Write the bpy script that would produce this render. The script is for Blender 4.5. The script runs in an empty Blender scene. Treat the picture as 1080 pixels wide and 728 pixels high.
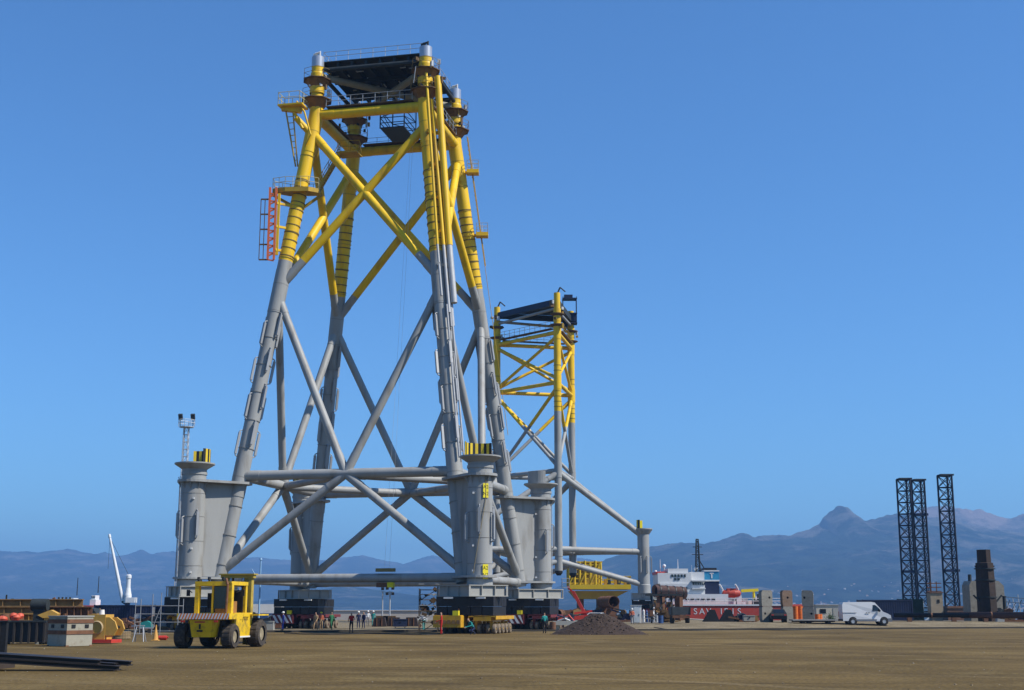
import bpy, math, random
from mathutils import Vector, Matrix, noise
R = math.radians
random.seed(7)
sc = bpy.context.scene
col = sc.collection

# ------------------------------------------------------------------ camera
F = 1400.0; CH = 2.15; HOR = 641.5
PIT = math.atan((HOR - 364) / F)
cd = bpy.data.cameras.new('camera'); cam = bpy.data.objects.new('camera', cd); col.objects.link(cam)
cd.sensor_width = 36; cd.lens = 36 * F / 1080; cd.clip_start = .5; cd.clip_end = 40000
cam.location = (0, 0, CH); cam.rotation_euler = (R(90) + PIT, 0, 0)
sc.camera = cam
# ------------------------------------------------------------------ sky, sun, exposure
SUN_AZ = 72; SUN_EL = 47          # azimuth: degrees to the right of straight behind the camera
sdir = Vector((math.sin(R(SUN_AZ)) * math.cos(R(SUN_EL)), -math.cos(R(SUN_AZ)) * math.cos(R(SUN_EL)), math.sin(R(SUN_EL))))
w = bpy.data.worlds.new('World'); sc.world = w; w.use_nodes = True
nt = w.node_tree; bg = nt.nodes['Background']
sky = nt.nodes.new('ShaderNodeTexSky'); sky.sky_type = 'NISHITA'; sky.sun_disc = False
sky.sun_elevation = R(SUN_EL); sky.sun_rotation = math.atan2(sdir.x, sdir.y)
sky.altitude = 0; sky.air_density = 1.0; sky.dust_density = 0.25; sky.ozone_density = 3.0
SKY_TINT = (.68, 1.16, 1.62)     # white balance of the whole sky
tint = nt.nodes.new('ShaderNodeMix'); tint.data_type = 'RGBA'; tint.blend_type = 'MULTIPLY'; tint.inputs[0].default_value = 1
tint.inputs[7].default_value = (*SKY_TINT, 1)
nt.links.new(sky.outputs[0], tint.inputs[6]); nt.links.new(tint.outputs[2], bg.inputs[0]); bg.inputs[1].default_value = 0.0715
sl = bpy.data.lights.new('sun', 'SUN'); sun = bpy.data.objects.new('sun', sl); col.objects.link(sun)
sl.energy = 4.8; sl.angle = R(.53); sl.color = (1, .94, .84)
sun.rotation_euler = sdir.to_track_quat('Z', 'Y').to_euler()
sc.view_settings.view_transform = 'Standard'; sc.view_settings.look = 'None'
sc.view_settings.gamma = 1; sc.view_settings.exposure = 0.5; sc.view_settings.use_curve_mapping = False
sc.render.engine = 'CYCLES'
sc.cycles.use_denoising = True
sc.cycles.max_bounces = 6; sc.cycles.diffuse_bounces = 3; sc.cycles.glossy_bounces = 2
sc.cycles.volume_bounces = 0; sc.cycles.transparent_max_bounces = 6
sc.cycles.sample_clamp_indirect = 4

# ------------------------------------------------------------------ places
def at(px, py, Y):
    u = (px - 540) / F; v = (364 - py) / F
    d = Vector((u, math.cos(PIT) - v * math.sin(PIT), math.sin(PIT) + v * math.cos(PIT)))
    return Vector((0, 0, CH)) + d * (Y / d.y)
def zat(py, Y): return at(540, py, Y).z
def sst(a, b, x):
    t = min(1, max(0, (x - a) / (b - a))); return t * t * (3 - 2 * t)
def dline(x): return 121 + .33 * (x + 25) if x > -25 else 121
def gz(x, y):
    h = .58 * sst(1.0, 11.0, y - dline(x)) * sst(4, 24, x)
    n = .05 * noise.noise((x * .05, y * .05, 0)) + .02 * noise.noise((x * .3, y * .3, 4))
    return h + n * sst(10, 40, y)
def gp(px, Y, dz=0):
    x = (px - 540) / F * (Y * math.cos(PIT) + (.2 - CH) * math.sin(PIT))
    return Vector((x, Y, gz(x, Y) + dz))
# ------------------------------------------------------------------ materials
MATS = {}; ALB = .80
def mat(name, rgb, rough=.7, metal=0, var=.12, scale=2.0, dirt=None, damt=.35, bump=.0, bscale=20, coords='Object', spec=.35, stretch=None):
    if name in MATS: return MATS[name]
    rgb = tuple(c * ALB for c in rgb); dirt = tuple(c * ALB for c in dirt) if dirt else None
    m = bpy.data.materials.new(name); m.use_nodes = True
    t = m.node_tree; b = t.nodes['Principled BSDF']
    b.inputs['Roughness'].default_value = rough; b.inputs['Metallic'].default_value = metal
    b.inputs['Specular IOR Level'].default_value = spec
    tc = t.nodes.new('ShaderNodeTexCoord'); src = tc.outputs[coords]
    if stretch:
        mp = t.nodes.new('ShaderNodeMapping'); mp.inputs['Scale'].default_value = stretch
        t.links.new(src, mp.inputs[0]); src = mp.outputs[0]
    n1 = t.nodes.new('ShaderNodeTexNoise'); n1.inputs['Scale'].default_value = scale; n1.inputs['Detail'].default_value = 6
    n1.inputs['Roughness'].default_value = .65
    t.links.new(src, n1.inputs['Vector'])
    r = t.nodes.new('ShaderNodeValToRGB'); e = r.color_ramp.elements
    e[0].position = .3; e[1].position = .7
    e[0].color = (*[c * (1 - var) for c in rgb], 1); e[1].color = (*[min(1, c * (1 + var)) for c in rgb], 1)
    t.links.new(n1.outputs[0], r.inputs[0]); out = r.outputs[0]
    if dirt:
        n2 = t.nodes.new('ShaderNodeTexNoise'); n2.inputs['Scale'].default_value = scale * 2.3; n2.inputs['Detail'].default_value = 8
        t.links.new(src, n2.inputs['Vector'])
        r2 = t.nodes.new('ShaderNodeValToRGB'); r2.color_ramp.elements[0].position = .52; r2.color_ramp.elements[1].position = .72
        r2.color_ramp.elements[0].color = (0, 0, 0, 1); r2.color_ramp.elements[1].color = (damt, damt, damt, 1)
        t.links.new(n2.outputs[0], r2.inputs[0])
        mx = t.nodes.new('ShaderNodeMix'); mx.data_type = 'RGBA'
        t.links.new(r2.outputs[0], mx.inputs[0]); t.links.new(out, mx.inputs[6]); mx.inputs[7].default_value = (*dirt, 1)
        out = mx.outputs[2]
    t.links.new(out, b.inputs['Base Color'])
    if bump:
        n3 = t.nodes.new('ShaderNodeTexNoise'); n3.inputs['Scale'].default_value = bscale; n3.inputs['Detail'].default_value = 5
        t.links.new(src, n3.inputs['Vector'])
        bp = t.nodes.new('ShaderNodeBump'); bp.inputs['Strength'].default_value = bump; bp.inputs['Distance'].default_value = .05
        t.links.new(n3.outputs[0], bp.inputs['Height']); t.links.new(bp.outputs[0], b.inputs['Normal'])
    MATS[name] = m; return m
GREY = mat('jacket_grey', (.34, .345, .335), .55, 0, .09, .5, (.17, .145, .11), .55, stretch=(1, 1, .22))
YEL = mat('jacket_yellow', (.84, .53, .004), .5, 0, .10, .5, (.36, .18, .03), .55, stretch=(1, 1, .22))
YELD = mat('jacket_yellow_aged', (.50, .31, .02), .6, 0, .18, .8, (.22, .12, .04), .6)
SILV = mat('bare_steel', (.50, .53, .58), .35, .5, .08, 1)
WHITE = mat('white_paint', (.78, .78, .76), .5, 0, .05, 1, (.4, .36, .3), .2)
ANODE = mat('anode_alloy', (.37, .38, .39), .45, .2, .08, 2)
DARK = mat('dark_deck_steel', (.025, .032, .034), .7, 0, .3, 2)
BLACK = mat('black_paint', (.014, .014, .015), .55, 0, .3, 2)
RUST = mat('rust', (.18, .085, .045), .85, 0, .25, 2, (.08, .04, .025), .6)
BROWN = mat('grating_brown', (.13, .075, .03), .8, 0, .25, 2)
GALV = mat('galvanised', (.48, .50, .52), .45, .3, .08, 2)
LGREY = mat('support_grey', (.38, .375, .34), .6, 0, .08, 1, (.25, .23, .2), .3)
RUBBER = mat('rubber', (.03, .028, .026), .85, 0, .25, 3, (.12, .095, .07), .7)
DTYRE = mat('dusty_tyre', (.21, .165, .115), .9, 0, .3, 4, (.32, .25, .18), .6)
BLUEM = mat('blue_steel', (.03, .08, .22), .6, 0, .15, 1.5)
NAVY = mat('navy_paint', (.012, .02, .06), .5, 0, .2, 1.0, (.05, .04, .04), .3)
RED = mat('red_paint', (.55, .045, .03), .5, 0, .12, 1.0, (.3, .08, .05), .3)
ORANGE = mat('orange_paint', (.70, .16, .02), .5, 0, .12, 1.5)
CONC = mat('concrete', (.30, .28, .235), .9, 0, .15, 1.5, (.17, .14, .10), .5, bump=.4, bscale=8)
TAN = mat('tan_steel', (.30, .17, .06), .8, 0, .25, 1.2, (.14, .07, .035), .6)
GLASS = mat('dark_glass', (.012, .016, .02), .12, 0, .1, 1, spec=.6)
# ------------------------------------------------------------------ mesh builder
class MB:
    def __init__(s): s.v = []; s.f = []; s.m = []; s.s = []
    def face(s, idx, m=0, sm=False): s.f.append(idx); s.m.append(m); s.s.append(sm)
    def poly(s, pts, m=0):
        b = len(s.v); s.v += [tuple(p) for p in pts]; s.face(list(range(b, b + len(pts))), m)
    def box(s, c, size, m=0, rot=None, taper=1):
        c = Vector(c); h = [x / 2 for x in size]; b = len(s.v)
        for k in (-1, 1):
            tt = taper if k > 0 else 1
            for sx, sy in ((-1, -1), (1, -1), (1, 1), (-1, 1)):
                p = Vector((sx * h[0] * tt, sy * h[1] * tt, k * h[2]))
                if rot is not None: p = rot @ p
                s.v.append(tuple(c + p))
        for q in ((3, 2, 1, 0), (4, 5, 6, 7), (0, 1, 5, 4), (1, 2, 6, 5), (2, 3, 7, 6), (3, 0, 4, 7)):
            s.face([b + i for i in q], m)
        return s
    def bar(s, a, b_, wd, ht, m=0, up=(0, 0, 1)):
        a = Vector(a); b_ = Vector(b_); d = (b_ - a); L = d.length; x = d.normalized(); u = Vector(up)
        if abs(x.dot(u)) > .98: u = Vector((1, 0, 0))
        y = u.cross(x).normalized(); z = x.cross(y)
        s.box((a + b_) / 2, (L, wd, ht), m, Matrix((x, y, z)).transposed()); return s
    def tube(s, a, b_, r0, r1=None, n=12, m=0, caps=True):
        a = Vector(a); b_ = Vector(b_); r1 = r0 if r1 is None else r1
        d = (b_ - a).normalized(); u = Vector((0, 0, 1)) if abs(d.z) < .95 else Vector((1, 0, 0))
        x = u.cross(d).normalized(); y = d.cross(x); b = len(s.v)
        cs = [(math.cos(2 * math.pi * i / n), math.sin(2 * math.pi * i / n)) for i in range(n)]
        for p, r in ((a, r0), (b_, r1)):
            for c, q in cs: s.v.append(tuple(p + x * (r * c) + y * (r * q)))
        for i in range(n):
            j = (i + 1) % n; s.face([b + i, b + j, b + n + j, b + n + i], m, True)
        if caps:
            b2 = len(s.v); s.v += s.v[b:b + 2 * n]
            s.face([b2 + n - 1 - i for i in range(n)], m); s.face([b2 + n + i for i in range(n)], m)
        return s
    def path(s, pts, r, n=8, m=0):
        for p, q in zip(pts, pts[1:]): s.tube(p, q, r, r, n, m)
        return s
    def lathe(s, prof, c=(0, 0, 0), n=20, m=0, rot=None, smooth=True):
        c = Vector(c)
        for (r0, z0), (r1, z1) in zip(prof, prof[1:]):
            b = len(s.v)
            for r, z in ((r0, z0), (r1, z1)):
                for i in range(n):
                    a = 2 * math.pi * i / n; p = Vector((r * math.cos(a), r * math.sin(a), z))
                    if rot is not None: p = rot @ p
                    s.v.append(tuple(c + p))
            for i in range(n):
                j = (i + 1) % n; s.face([b + i, b + j, b + n + j, b + n + i], m, smooth)
        return s
    def prism(s, poly, z0, z1, m=0, M=None):
        n = len(poly); b = len(s.v)
        for z in (z0, z1):
            for p in poly:
                q = Vector((p[0], p[1], z))
                if M is not None: q = M @ q
                s.v.append(tuple(q))
        s.face([b + n - 1 - i for i in range(n)], m); s.face([b + n + i for i in range(n)], m)
        for i in range(n):
            j = (i + 1) % n; s.face([b + i, b + j, b + n + j, b + n + i], m)
        return s
    def rail(s, pts, h=1.1, step=1.5, r=.03, m=0, mids=(.55,)):
        for p, q in zip(pts, pts[1:]):
            p = Vector(p); q = Vector(q); k = max(1, round((q - p).length / step))
            for i in range(k + 1):
                b = p.lerp(q, i / k); s.tube(b, b + Vector((0, 0, h)), r, r, 5, m, False)
            for hh in (h,) + tuple(h * t for t in mids):
                s.tube(p + Vector((0, 0, hh)), q + Vector((0, 0, hh)), r, r, 5, m, False)
        return s
    def mesh(s, name, mats, off=Vector((0, 0, 0))):
        me = bpy.data.meshes.new(name)
        me.from_pydata([tuple(Vector(v) - off) for v in s.v], [], s.f)
        if not isinstance(mats, (list, tuple)): mats = [mats]
        for k in mats: me.materials.append(k)
        me.polygons.foreach_set('material_index', s.m); me.polygons.foreach_set('use_smooth', s.s)
        me.update(); return me
    def build(s, name, mats, parent=None, off=None):
        o = Vector((0, 0, 0)) if off is None else off
        if parent is not None and off is None: o = wloc(parent)
        ob = bpy.data.objects.new(name, s.mesh(name, mats, o)); col.objects.link(ob)
        if parent is not None: ob.parent = parent
        return ob
def wloc(o):
    v = Vector(o.location)
    while o.parent: o = o.parent; v = v + Vector(o.location)
    return v
def tag(o, label, cat, group=None, kind=None):
    if label: o['label'] = label
    if cat: o['category'] = cat
    if group: o['group'] = group
    if kind: o['kind'] = kind
    return o
def empty(name, loc, label=None, cat=None, group=None, rz=0):
    o = bpy.data.objects.new(name, None); col.objects.link(o); o.location = loc; o.rotation_euler = (0, 0, rz)
    o.empty_display_size = .5
    return tag(o, label, cat, group)
def inst(name, me, parent, M):
    o = bpy.data.objects.new(name, me); col.objects.link(o)
    if parent is not None: o.parent = parent
    o.matrix_basis = M; return o
def copy_tree(o, parent=None):
    c = o.copy(); col.objects.link(c); c.parent = parent
    for ch in o.children: copy_tree(ch, c)
    return c
def lone(mb, name, mats, loc, label, cat, group=None):
    ob = mb.build(name, mats, None, Vector(loc)); ob.location = loc
    return tag(ob, label, cat, group)
def structure(ob): ob['kind'] = 'structure'; return ob
ROTZ = lambda a: Matrix.Rotation(a, 3, 'Z')
def frameM(p, xdir, zdir):
    z = Vector(zdir).normalized(); x = Vector(xdir); x = (x - z * x.dot(z)).normalized(); y = z.cross(x)
    M = Matrix((x, y, z)).transposed().to_4x4(); M.translation = p; return M

# ================================================================== SETTING
# ground: one sheet of packed brown earth out to the quay edge
def grid(xs, ys, fz, name, m, keep=None):
    v = [(x, y, fz(x, y)) for y in ys for x in xs]; nx = len(xs)
    f = [(j * nx + i, j * nx + i + 1, (j + 1) * nx + i + 1, (j + 1) * nx + i) for j in range(len(ys) - 1) for i in range(nx - 1) if keep is None or keep(xs[i], ys[j])]
    me = bpy.data.meshes.new(name); me.from_pydata(v, [], f); me.materials.append(m)
    me.polygons.foreach_set('use_smooth', [True] * len(f)); me.update()
    o = bpy.data.objects.new(name, me); col.objects.link(o); return structure(o)
def ground_mat():
    m = bpy.data.materials.new('packed_earth'); m.use_nodes = True; t = m.node_tree; b = t.nodes['Principled BSDF']
    b.inputs['Roughness'].default_value = .95; b.inputs['Specular IOR Level'].default_value = .15
    tc = t.nodes.new('ShaderNodeTexCoord')
    def nz(scale, stretch, detail=6, rot=0, dist=0):
        mp = t.nodes.new('ShaderNodeMapping'); mp.inputs['Scale'].default_value = stretch; mp.inputs['Rotation'].default_value = (0, 0, rot)
        n = t.nodes.new('ShaderNodeTexNoise'); n.inputs['Scale'].default_value = scale; n.inputs['Detail'].default_value = detail
        n.inputs['Roughness'].default_value = .62; n.inputs['Distortion'].default_value = dist
        t.links.new(tc.outputs['Object'], mp.inputs[0]); t.links.new(mp.outputs[0], n.inputs['Vector']); return n.outputs[0]
    def ramp(src, p0, p1, c0, c1):
        r = t.nodes.new('ShaderNodeValToRGB'); e = r.color_ramp.elements; e[0].position = p0; e[1].position = p1
        e[0].color = (*c0, 1); e[1].color = (*c1, 1); t.links.new(src, r.inputs[0]); return r.outputs[0]
    def mix(f, a, c, mode='MIX'):
        x = t.nodes.new('ShaderNodeMix'); x.data_type = 'RGBA'; x.blend_type = mode
        if isinstance(f, float): x.inputs[0].default_value = f
        else: t.links.new(f, x.inputs[0])
        t.links.new(a, x.inputs[6])
        if isinstance(c, tuple): x.inputs[7].default_value = (*c, 1)
        else: t.links.new(c, x.inputs[7])
        return x.outputs[2]
    def wave(scale, rot, dist, p0, p1, amt):
        mp = t.nodes.new('ShaderNodeMapping'); mp.inputs['Rotation'].default_value = (0, 0, rot)
        wv = t.nodes.new('ShaderNodeTexWave'); wv.bands_direction = 'Y'; wv.inputs['Scale'].default_value = scale; wv.inputs['Distortion'].default_value = dist
        wv.inputs['Detail'].default_value = 3; wv.inputs['Detail Scale'].default_value = .35; wv.inputs['Detail Roughness'].default_value = .6
        t.links.new(tc.outputs['Object'], mp.inputs[0]); t.links.new(mp.outputs[0], wv.inputs['Vector'])
        return ramp(wv.outputs['Fac'], p0, p1, (0, 0, 0), (amt, amt, amt))
    base = ramp(nz(.05, (1, 1.3, 1), 9), .33, .67, (.074, .049, .014), (.165, .113, .041))
    pale = ramp(nz(.16, (1, 1, 1), 9), .52, .66, (0, 0, 0), (.7, .7, .7))
    c = mix(pale, base, (.185, .135, .055))
    damp = ramp(nz(.10, (1, 1, 1), 9, R(20)), .54, .68, (0, 0, 0), (.75, .75, .75))
    c = mix(damp, c, (.055, .036, .011))
    msk = ramp(nz(.035, (1, 1, 1), 5), .42, .60, (0, 0, 0), (1, 1, 1))
    for sc_, rot_, ds_, cc_, am in ((.06, R(-7), 14, (.060, .040, .014), .6), (.09, R(9), 16, (.066, .045, .017), .45), (.05, R(38), 18, (.22, .165, .085), .4)):
        tr = wave(sc_, rot_, ds_, .93, .985, am)
        tm = t.nodes.new('ShaderNodeMix'); tm.data_type = 'RGBA'; tm.blend_type = 'MULTIPLY'; tm.inputs[0].default_value = 1
        t.links.new(tr, tm.inputs[6]); t.links.new(msk, tm.inputs[7]); c = mix(tm.outputs[2], c, cc_)
    # pale crushed stone of the quay strip behind the kerb
    sx = t.nodes.new('ShaderNodeSeparateXYZ'); t.links.new(tc.outputs['Object'], sx.inputs[0])
    ma = t.nodes.new('ShaderNodeMath'); ma.operation = 'MULTIPLY_ADD'; t.links.new(sx.outputs[0], ma.inputs[0]); ma.inputs[1].default_value = -.33; t.links.new(sx.outputs[1], ma.inputs[2])
    mb_ = t.nodes.new('ShaderNodeMath'); mb_.operation = 'MULTIPLY_ADD'; t.links.new(nz(.15, (1, 1, 1), 5), mb_.inputs[0]); mb_.inputs[1].default_value = 14; t.links.new(ma.outputs[0], mb_.inputs[2])
    mr = t.nodes.new('ShaderNodeMapRange'); mr.inputs[1].default_value = 133; mr.inputs[2].default_value = 140; t.links.new(mb_.outputs[0], mr.inputs[0])
    strip = t.nodes.new('ShaderNodeMix'); strip.data_type = 'RGBA'; t.links.new(mr.outputs[0], strip.inputs[0]); t.links.new(c, strip.inputs[6])
    t.links.new(ramp(nz(.3, (1, 1, 1), 6), .35, .65, (.14, .112, .068), (.23, .19, .125)), strip.inputs[7]); c = strip.outputs[2]
    grit = ramp(nz(7, (1, 1, 1), 4), .32, .7, (.5, .5, .5), (1.35, 1.33, 1.25))
    c = mix(1.0, c, grit, 'MULTIPLY')
    speck = ramp(nz(1.6, (1, 1, 1), 3), .70, .74, (0, 0, 0), (.5, .5, .5))
    c = mix(speck, c, (.28, .235, .16))
    t.links.new(c, b.inputs['Base Color'])
    bp = t.nodes.new('ShaderNodeBump'); bp.inputs['Strength'].default_value = .6; bp.inputs['Distance'].default_value = .08
    t.links.new(nz(3.0, (1, 1, 1), 8), bp.inputs['Height']); t.links.new(bp.outputs[0], b.inputs['Normal'])
    return m
GMAT = ground_mat()
xs = [-420, -300, -220, -160, -120] + [-89 + i * 1.5 for i in range(134)] + [120, 160, 220, 300, 420]
ys = [-160, -80, -30, 0, 15] + [22 + i * 1.0 for i in range(26)] + [50 + i * 1.6 for i in range(77)] + [180, 200, 230, 262]
grid(xs, ys, gz, 'ground', GMAT, lambda x, y: x < 25 or y < 171)
CQ = mat('quay_concrete', (.36, .33, .28), .9, 0, .12, .1, (.2, .16, .11), .4)
q = MB(); q.box((-197, 263, -1.4), (446, 2.4, 3.6)); q.box((26.6, 217.5, -1.4), (1.6, 89, 4.0)); q.box((223, 172.6, -1.4), (394, 1.8, 4.0)); structure(q.build('quay_edge', CQ))
def water_mat():
    m = mat('sea_water', (.012, .05, .075), .18, 0, .2, .02, spec=.5)
    t = m.node_tree; b = t.nodes['Principled BSDF']
    tc = t.nodes.new('ShaderNodeTexCoord'); n = t.nodes.new('ShaderNodeTexNoise'); n.inputs['Scale'].default_value = .25; n.inputs['Detail'].default_value = 6
    t.links.new(tc.outputs['Object'], n.inputs['Vector'])
    bp = t.nodes.new('ShaderNodeBump'); bp.inputs['Strength'].default_value = .7; bp.inputs['Distance'].default_value = .6
    t.links.new(n.outputs[0], bp.inputs['Height']); t.links.new(bp.outputs[0], b.inputs['Normal']); return m
s_ = MB(); s_.poly([(-14000, 240, -2.2), (14000, 240, -2.2), (14000, 16000, -2.2), (-14000, 16000, -2.2)]); structure(s_.build('sea', water_mat()))
# mountains: three ranges with their own depth
def hill_mat(name, ca, cb, cc):
    m = bpy.data.materials.new(name); m.use_nodes = True; t = m.node_tree; b = t.nodes['Principled BSDF']
    b.inputs['Roughness'].default_value = 1; b.inputs['Specular IOR Level'].default_value = .05
    tc = t.nodes.new('ShaderNodeTexCoord'); ge = t.nodes.new('ShaderNodeNewGeometry')
    n = t.nodes.new('ShaderNodeTexNoise'); n.inputs['Scale'].default_value = .009; n.inputs['Detail'].default_value = 10; n.inputs['Roughness'].default_value = .78
    t.links.new(tc.outputs['Object'], n.inputs['Vector'])
    r = t.nodes.new('ShaderNodeValToRGB'); e = r.color_ramp.elements; e[0].position = .42; e[1].position = .58
    e[0].color = (*ca, 1); e[1].color = (*cb, 1); t.links.new(n.outputs[0], r.inputs[0])
    sx = t.nodes.new('ShaderNodeSeparateXYZ'); t.links.new(ge.outputs['Normal'], sx.inputs[0])
    r2 = t.nodes.new('ShaderNodeValToRGB'); e = r2.color_ramp.elements; e[0].position = .60; e[1].position = .80
    e[0].color = (1, 1, 1, 1); e[1].color = (0, 0, 0, 1); t.links.new(sx.outputs[2], r2.inputs[0])
    mx = t.nodes.new('ShaderNodeMix'); mx.data_type = 'RGBA'; t.links.new(r2.outputs[0], mx.inputs[0])
    t.links.new(r.outputs[0], mx.inputs[6]); mx.inputs[7].default_value = (*cc, 1)
    n5 = t.nodes.new('ShaderNodeTexNoise'); n5.inputs['Scale'].default_value = .0035; n5.inputs['Detail'].default_value = 7; n5.inputs['Roughness'].default_value = .7
    t.links.new(tc.outputs['Object'], n5.inputs['Vector'])
    r5 = t.nodes.new('ShaderNodeValToRGB'); e = r5.color_ramp.elements; e[0].position = .57; e[1].position = .70; e[0].color = (0, 0, 0, 1); e[1].color = (.9, .9, .9, 1)
    sp_ = t.nodes.new('ShaderNodeSeparateXYZ'); t.links.new(ge.outputs['Position'], sp_.inputs[0])
    ad = t.nodes.new('ShaderNodeMath'); ad.operation = 'MULTIPLY_ADD'; t.links.new(sp_.outputs[2], ad.inputs[0]); ad.inputs[1].default_value = .00028; t.links.new(n5.outputs[0], ad.inputs[2])
    t.links.new(ad.outputs[0], r5.inputs[0]); m5 = t.nodes.new('ShaderNodeMix'); m5.data_type = 'RGBA'; t.links.new(r5.outputs[0], m5.inputs[0])
    t.links.new(mx.outputs[2], m5.inputs[6]); m5.inputs[7].default_value = (*cc, 1)
    bp = t.nodes.new('ShaderNodeBump'); bp.inputs['Strength'].default_value = 1; bp.inputs['Distance'].default_value = 45
    t.links.new(n.outputs[0], bp.inputs['Height']); t.links.new(bp.outputs[0], b.inputs['Normal'])
    t.links.new(m5.outputs[2], b.inputs['Base Color']); return m
def interp(pts, x):
    if x <= pts[0][0]: return pts[0][1]
    for (a, b), (c, d) in zip(pts, pts[1:]):
        if x <= c: return b + (d - b) * (x - a) / (c - a)
    return pts[-1][1]
def rid(x, y, s, o, seed):
    return noise.multi_fractal((x * s, y * s, seed), 1.0, 2.1, o) if False else noise.fractal((x * s, y * s, seed), .9, 2.1, o)
def hills(name, ridge, D, foot, back, px0, px1, n, m, rough, seed, k=1.35):
    W = []
    for px, py in ridge:
        p = at(px, py, D); W.append((p.x, p.z + 2.2))
    sm = D * 45 / F
    x0 = at(px0, 600, D).x; x1 = at(px1, 600, D).x
    xs = [x0 + (x1 - x0) * i / n for i in range(n + 1)]; ny = 56
    ys = [foot + (D - foot) * (j / 40) if j <= 40 else D + (back - D) * (j - 40) / 16 for j in range(ny + 1)]
    def h(x, y):
        xr = x * D / y                       # valleys fan out from the plain: spurs keep their bearing
        if y <= D:
            t = (y - foot) / (D - foot); bt = t
        else: t = 1; bt = 1 - (y - D) / (back - D)
        Hs = sum(interp(W, x + q * sm) for q in (-1.5, -1, -.5, 0, .5, 1, 1.5)) / 7; Hh = Hs + (interp(W, x) - Hs) * bt ** 5
        spur = 1 - abs(rid(x, y * .55, 1 / 900, 5, seed))
        fine = rid(x, y, 1 / 260, 6, seed + 3)
        prof = bt ** k
        z = Hh * prof * (1 - (1 - t) * .55 * (1 - spur)) + Hh * rough * fine * (bt * (1 - bt) * 1.3 + .015)
        z += Hh * .035 * rid(x, y, 1 / 110, 4, seed + 9) * bt * (1.5 - bt) + Hh * .012 * (1 - abs(rid(x, y, 1 / 45, 3, seed + 5)) * 2) * bt ** 2
        return -4 + max(z, -1)
    grid(xs, ys, h, name, m); return h
HL = hill_mat('far_hills', (.004, .014, .014), (.046, .056, .046), (.17, .155, .14))
HR = hill_mat('near_hills', (.001, .008, .010), (.030, .046, .034), (.19, .17, .15))
HB = hill_mat('cliff_hills', (.04, .05, .035), (.12, .10, .075), (.34, .25, .20))
LR = [(-500, 590), (-200, 586), (0, 581), (40, 583), (72, 579), (95, 584), (110, 582), (125, 587), (140, 583), (148, 580), (160, 585), (182, 581), (215, 586), (260, 588), (290, 590), (318, 592), (350, 590), (382, 586), (402, 590), (425, 595), (455, 586), (478, 591), (520, 588), (560, 592), (610, 588), (650, 596), (720, 606), (900, 615)]
RR = [(560, 634), (600, 612), (640, 589), (681, 577), (718, 572), (742, 574), (769, 567), (782, 561), (796, 566), (835, 563), (854, 559), (864, 554), (867.5, 547), (870, 544), (873, 542.5), (875, 539.5), (879, 538), (881, 535.8), (885, 534), (888.5, 534.6), (891, 536.2), (895, 536.6), (898, 540), (901, 541.5), (904, 547), (908, 549), (920, 548), (944, 542.5), (965, 543), (990, 547), (1030, 556), (1080, 562), (1200, 570), (1500, 590)]
BR = [(880, 560), (930, 548), (955, 543), (975, 536), (1000, 535), (1012, 536), (1033, 538), (1049, 544), (1064, 547), (1080, 543), (1130, 540), (1250, 560), (1500, 590)]
FR = [(200, 641), (300, 631), (360, 617), (400, 622), (440, 628), (520, 618), (580, 622), (640, 616), (700, 622), (760, 634), (800, 641)]
hills('far_hill_range', LR, 9500, 6200, 11500, -500, 760, 440, HL, .22, 11)
hills('cliff_hill_range', BR, 6700, 5700, 7900, 880, 1500, 260, HB, .16, 5, .8)
near_h = hills('near_hill_range', RR, 5600, 3300, 7400, 560, 1500, 440, HR, .24, 23)
hills('low_foothills', FR, 5200, 4200, 6200, 200, 800, 170, HR, .3, 31)
# haze: closed box of thin air round everything
hz = MB(); hz.box((0, 5200, 270), (27000, 14000, 550))
ho = hz.build('haze', []); ho['kind'] = 'stuff'
hm = bpy.data.materials.new('thin_air'); hm.use_nodes = True; t = hm.node_tree
t.nodes.remove(t.nodes['Principled BSDF'])
pv = t.nodes.new('ShaderNodeVolumePrincipled'); pv.inputs['Color'].default_value = (.235, .49, .90, 1); pv.inputs['Density'].default_value = 1.5e-4
pv.inputs['Anisotropy'].default_value = .1
t.links.new(pv.outputs[0], t.nodes['Material Output'].inputs['Volume'])
ho.data.materials.clear(); ho.data.materials.append(hm)
ho['label'] = 'thin blue haze over the bay'

# ================================================================== MAIN JACKET
JC = Vector((-13.0, 131.75, 0)); JT = -.2185; ZB, ZT = 4.63, 51.1; WB, WT = 11.53, 5.72
UX = Vector((math.cos(JT), math.sin(JT), 0)); WY = Vector((-math.sin(JT), math.cos(JT), 0)); UP = Vector((0, 0, 1))
SG = {'A': (-1, -1), 'B': (1, -1), 'C': (1, 1), 'D': (-1, 1)}
def J(k, z):
    w_ = WB + (WT - WB) * min(1, (z - ZB) / (ZT - ZB)); sx, sy = SG[k]
    return Vector((JC.x, JC.y, z)) + UX * (sx * w_) + WY * (sy * w_)
def DG(k): sx, sy = SG[k]; return (UX * sx + WY * sy).normalized()
ZM, ZN, ZX, ZY = 14.25, 32.3, 49.1, 35.4
jk = empty('offshore_jacket', JC, 'tall yellow and grey steel jacket with dark deck on top, the nearer one', 'offshore jacket')
GY = [GREY, YEL]
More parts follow.
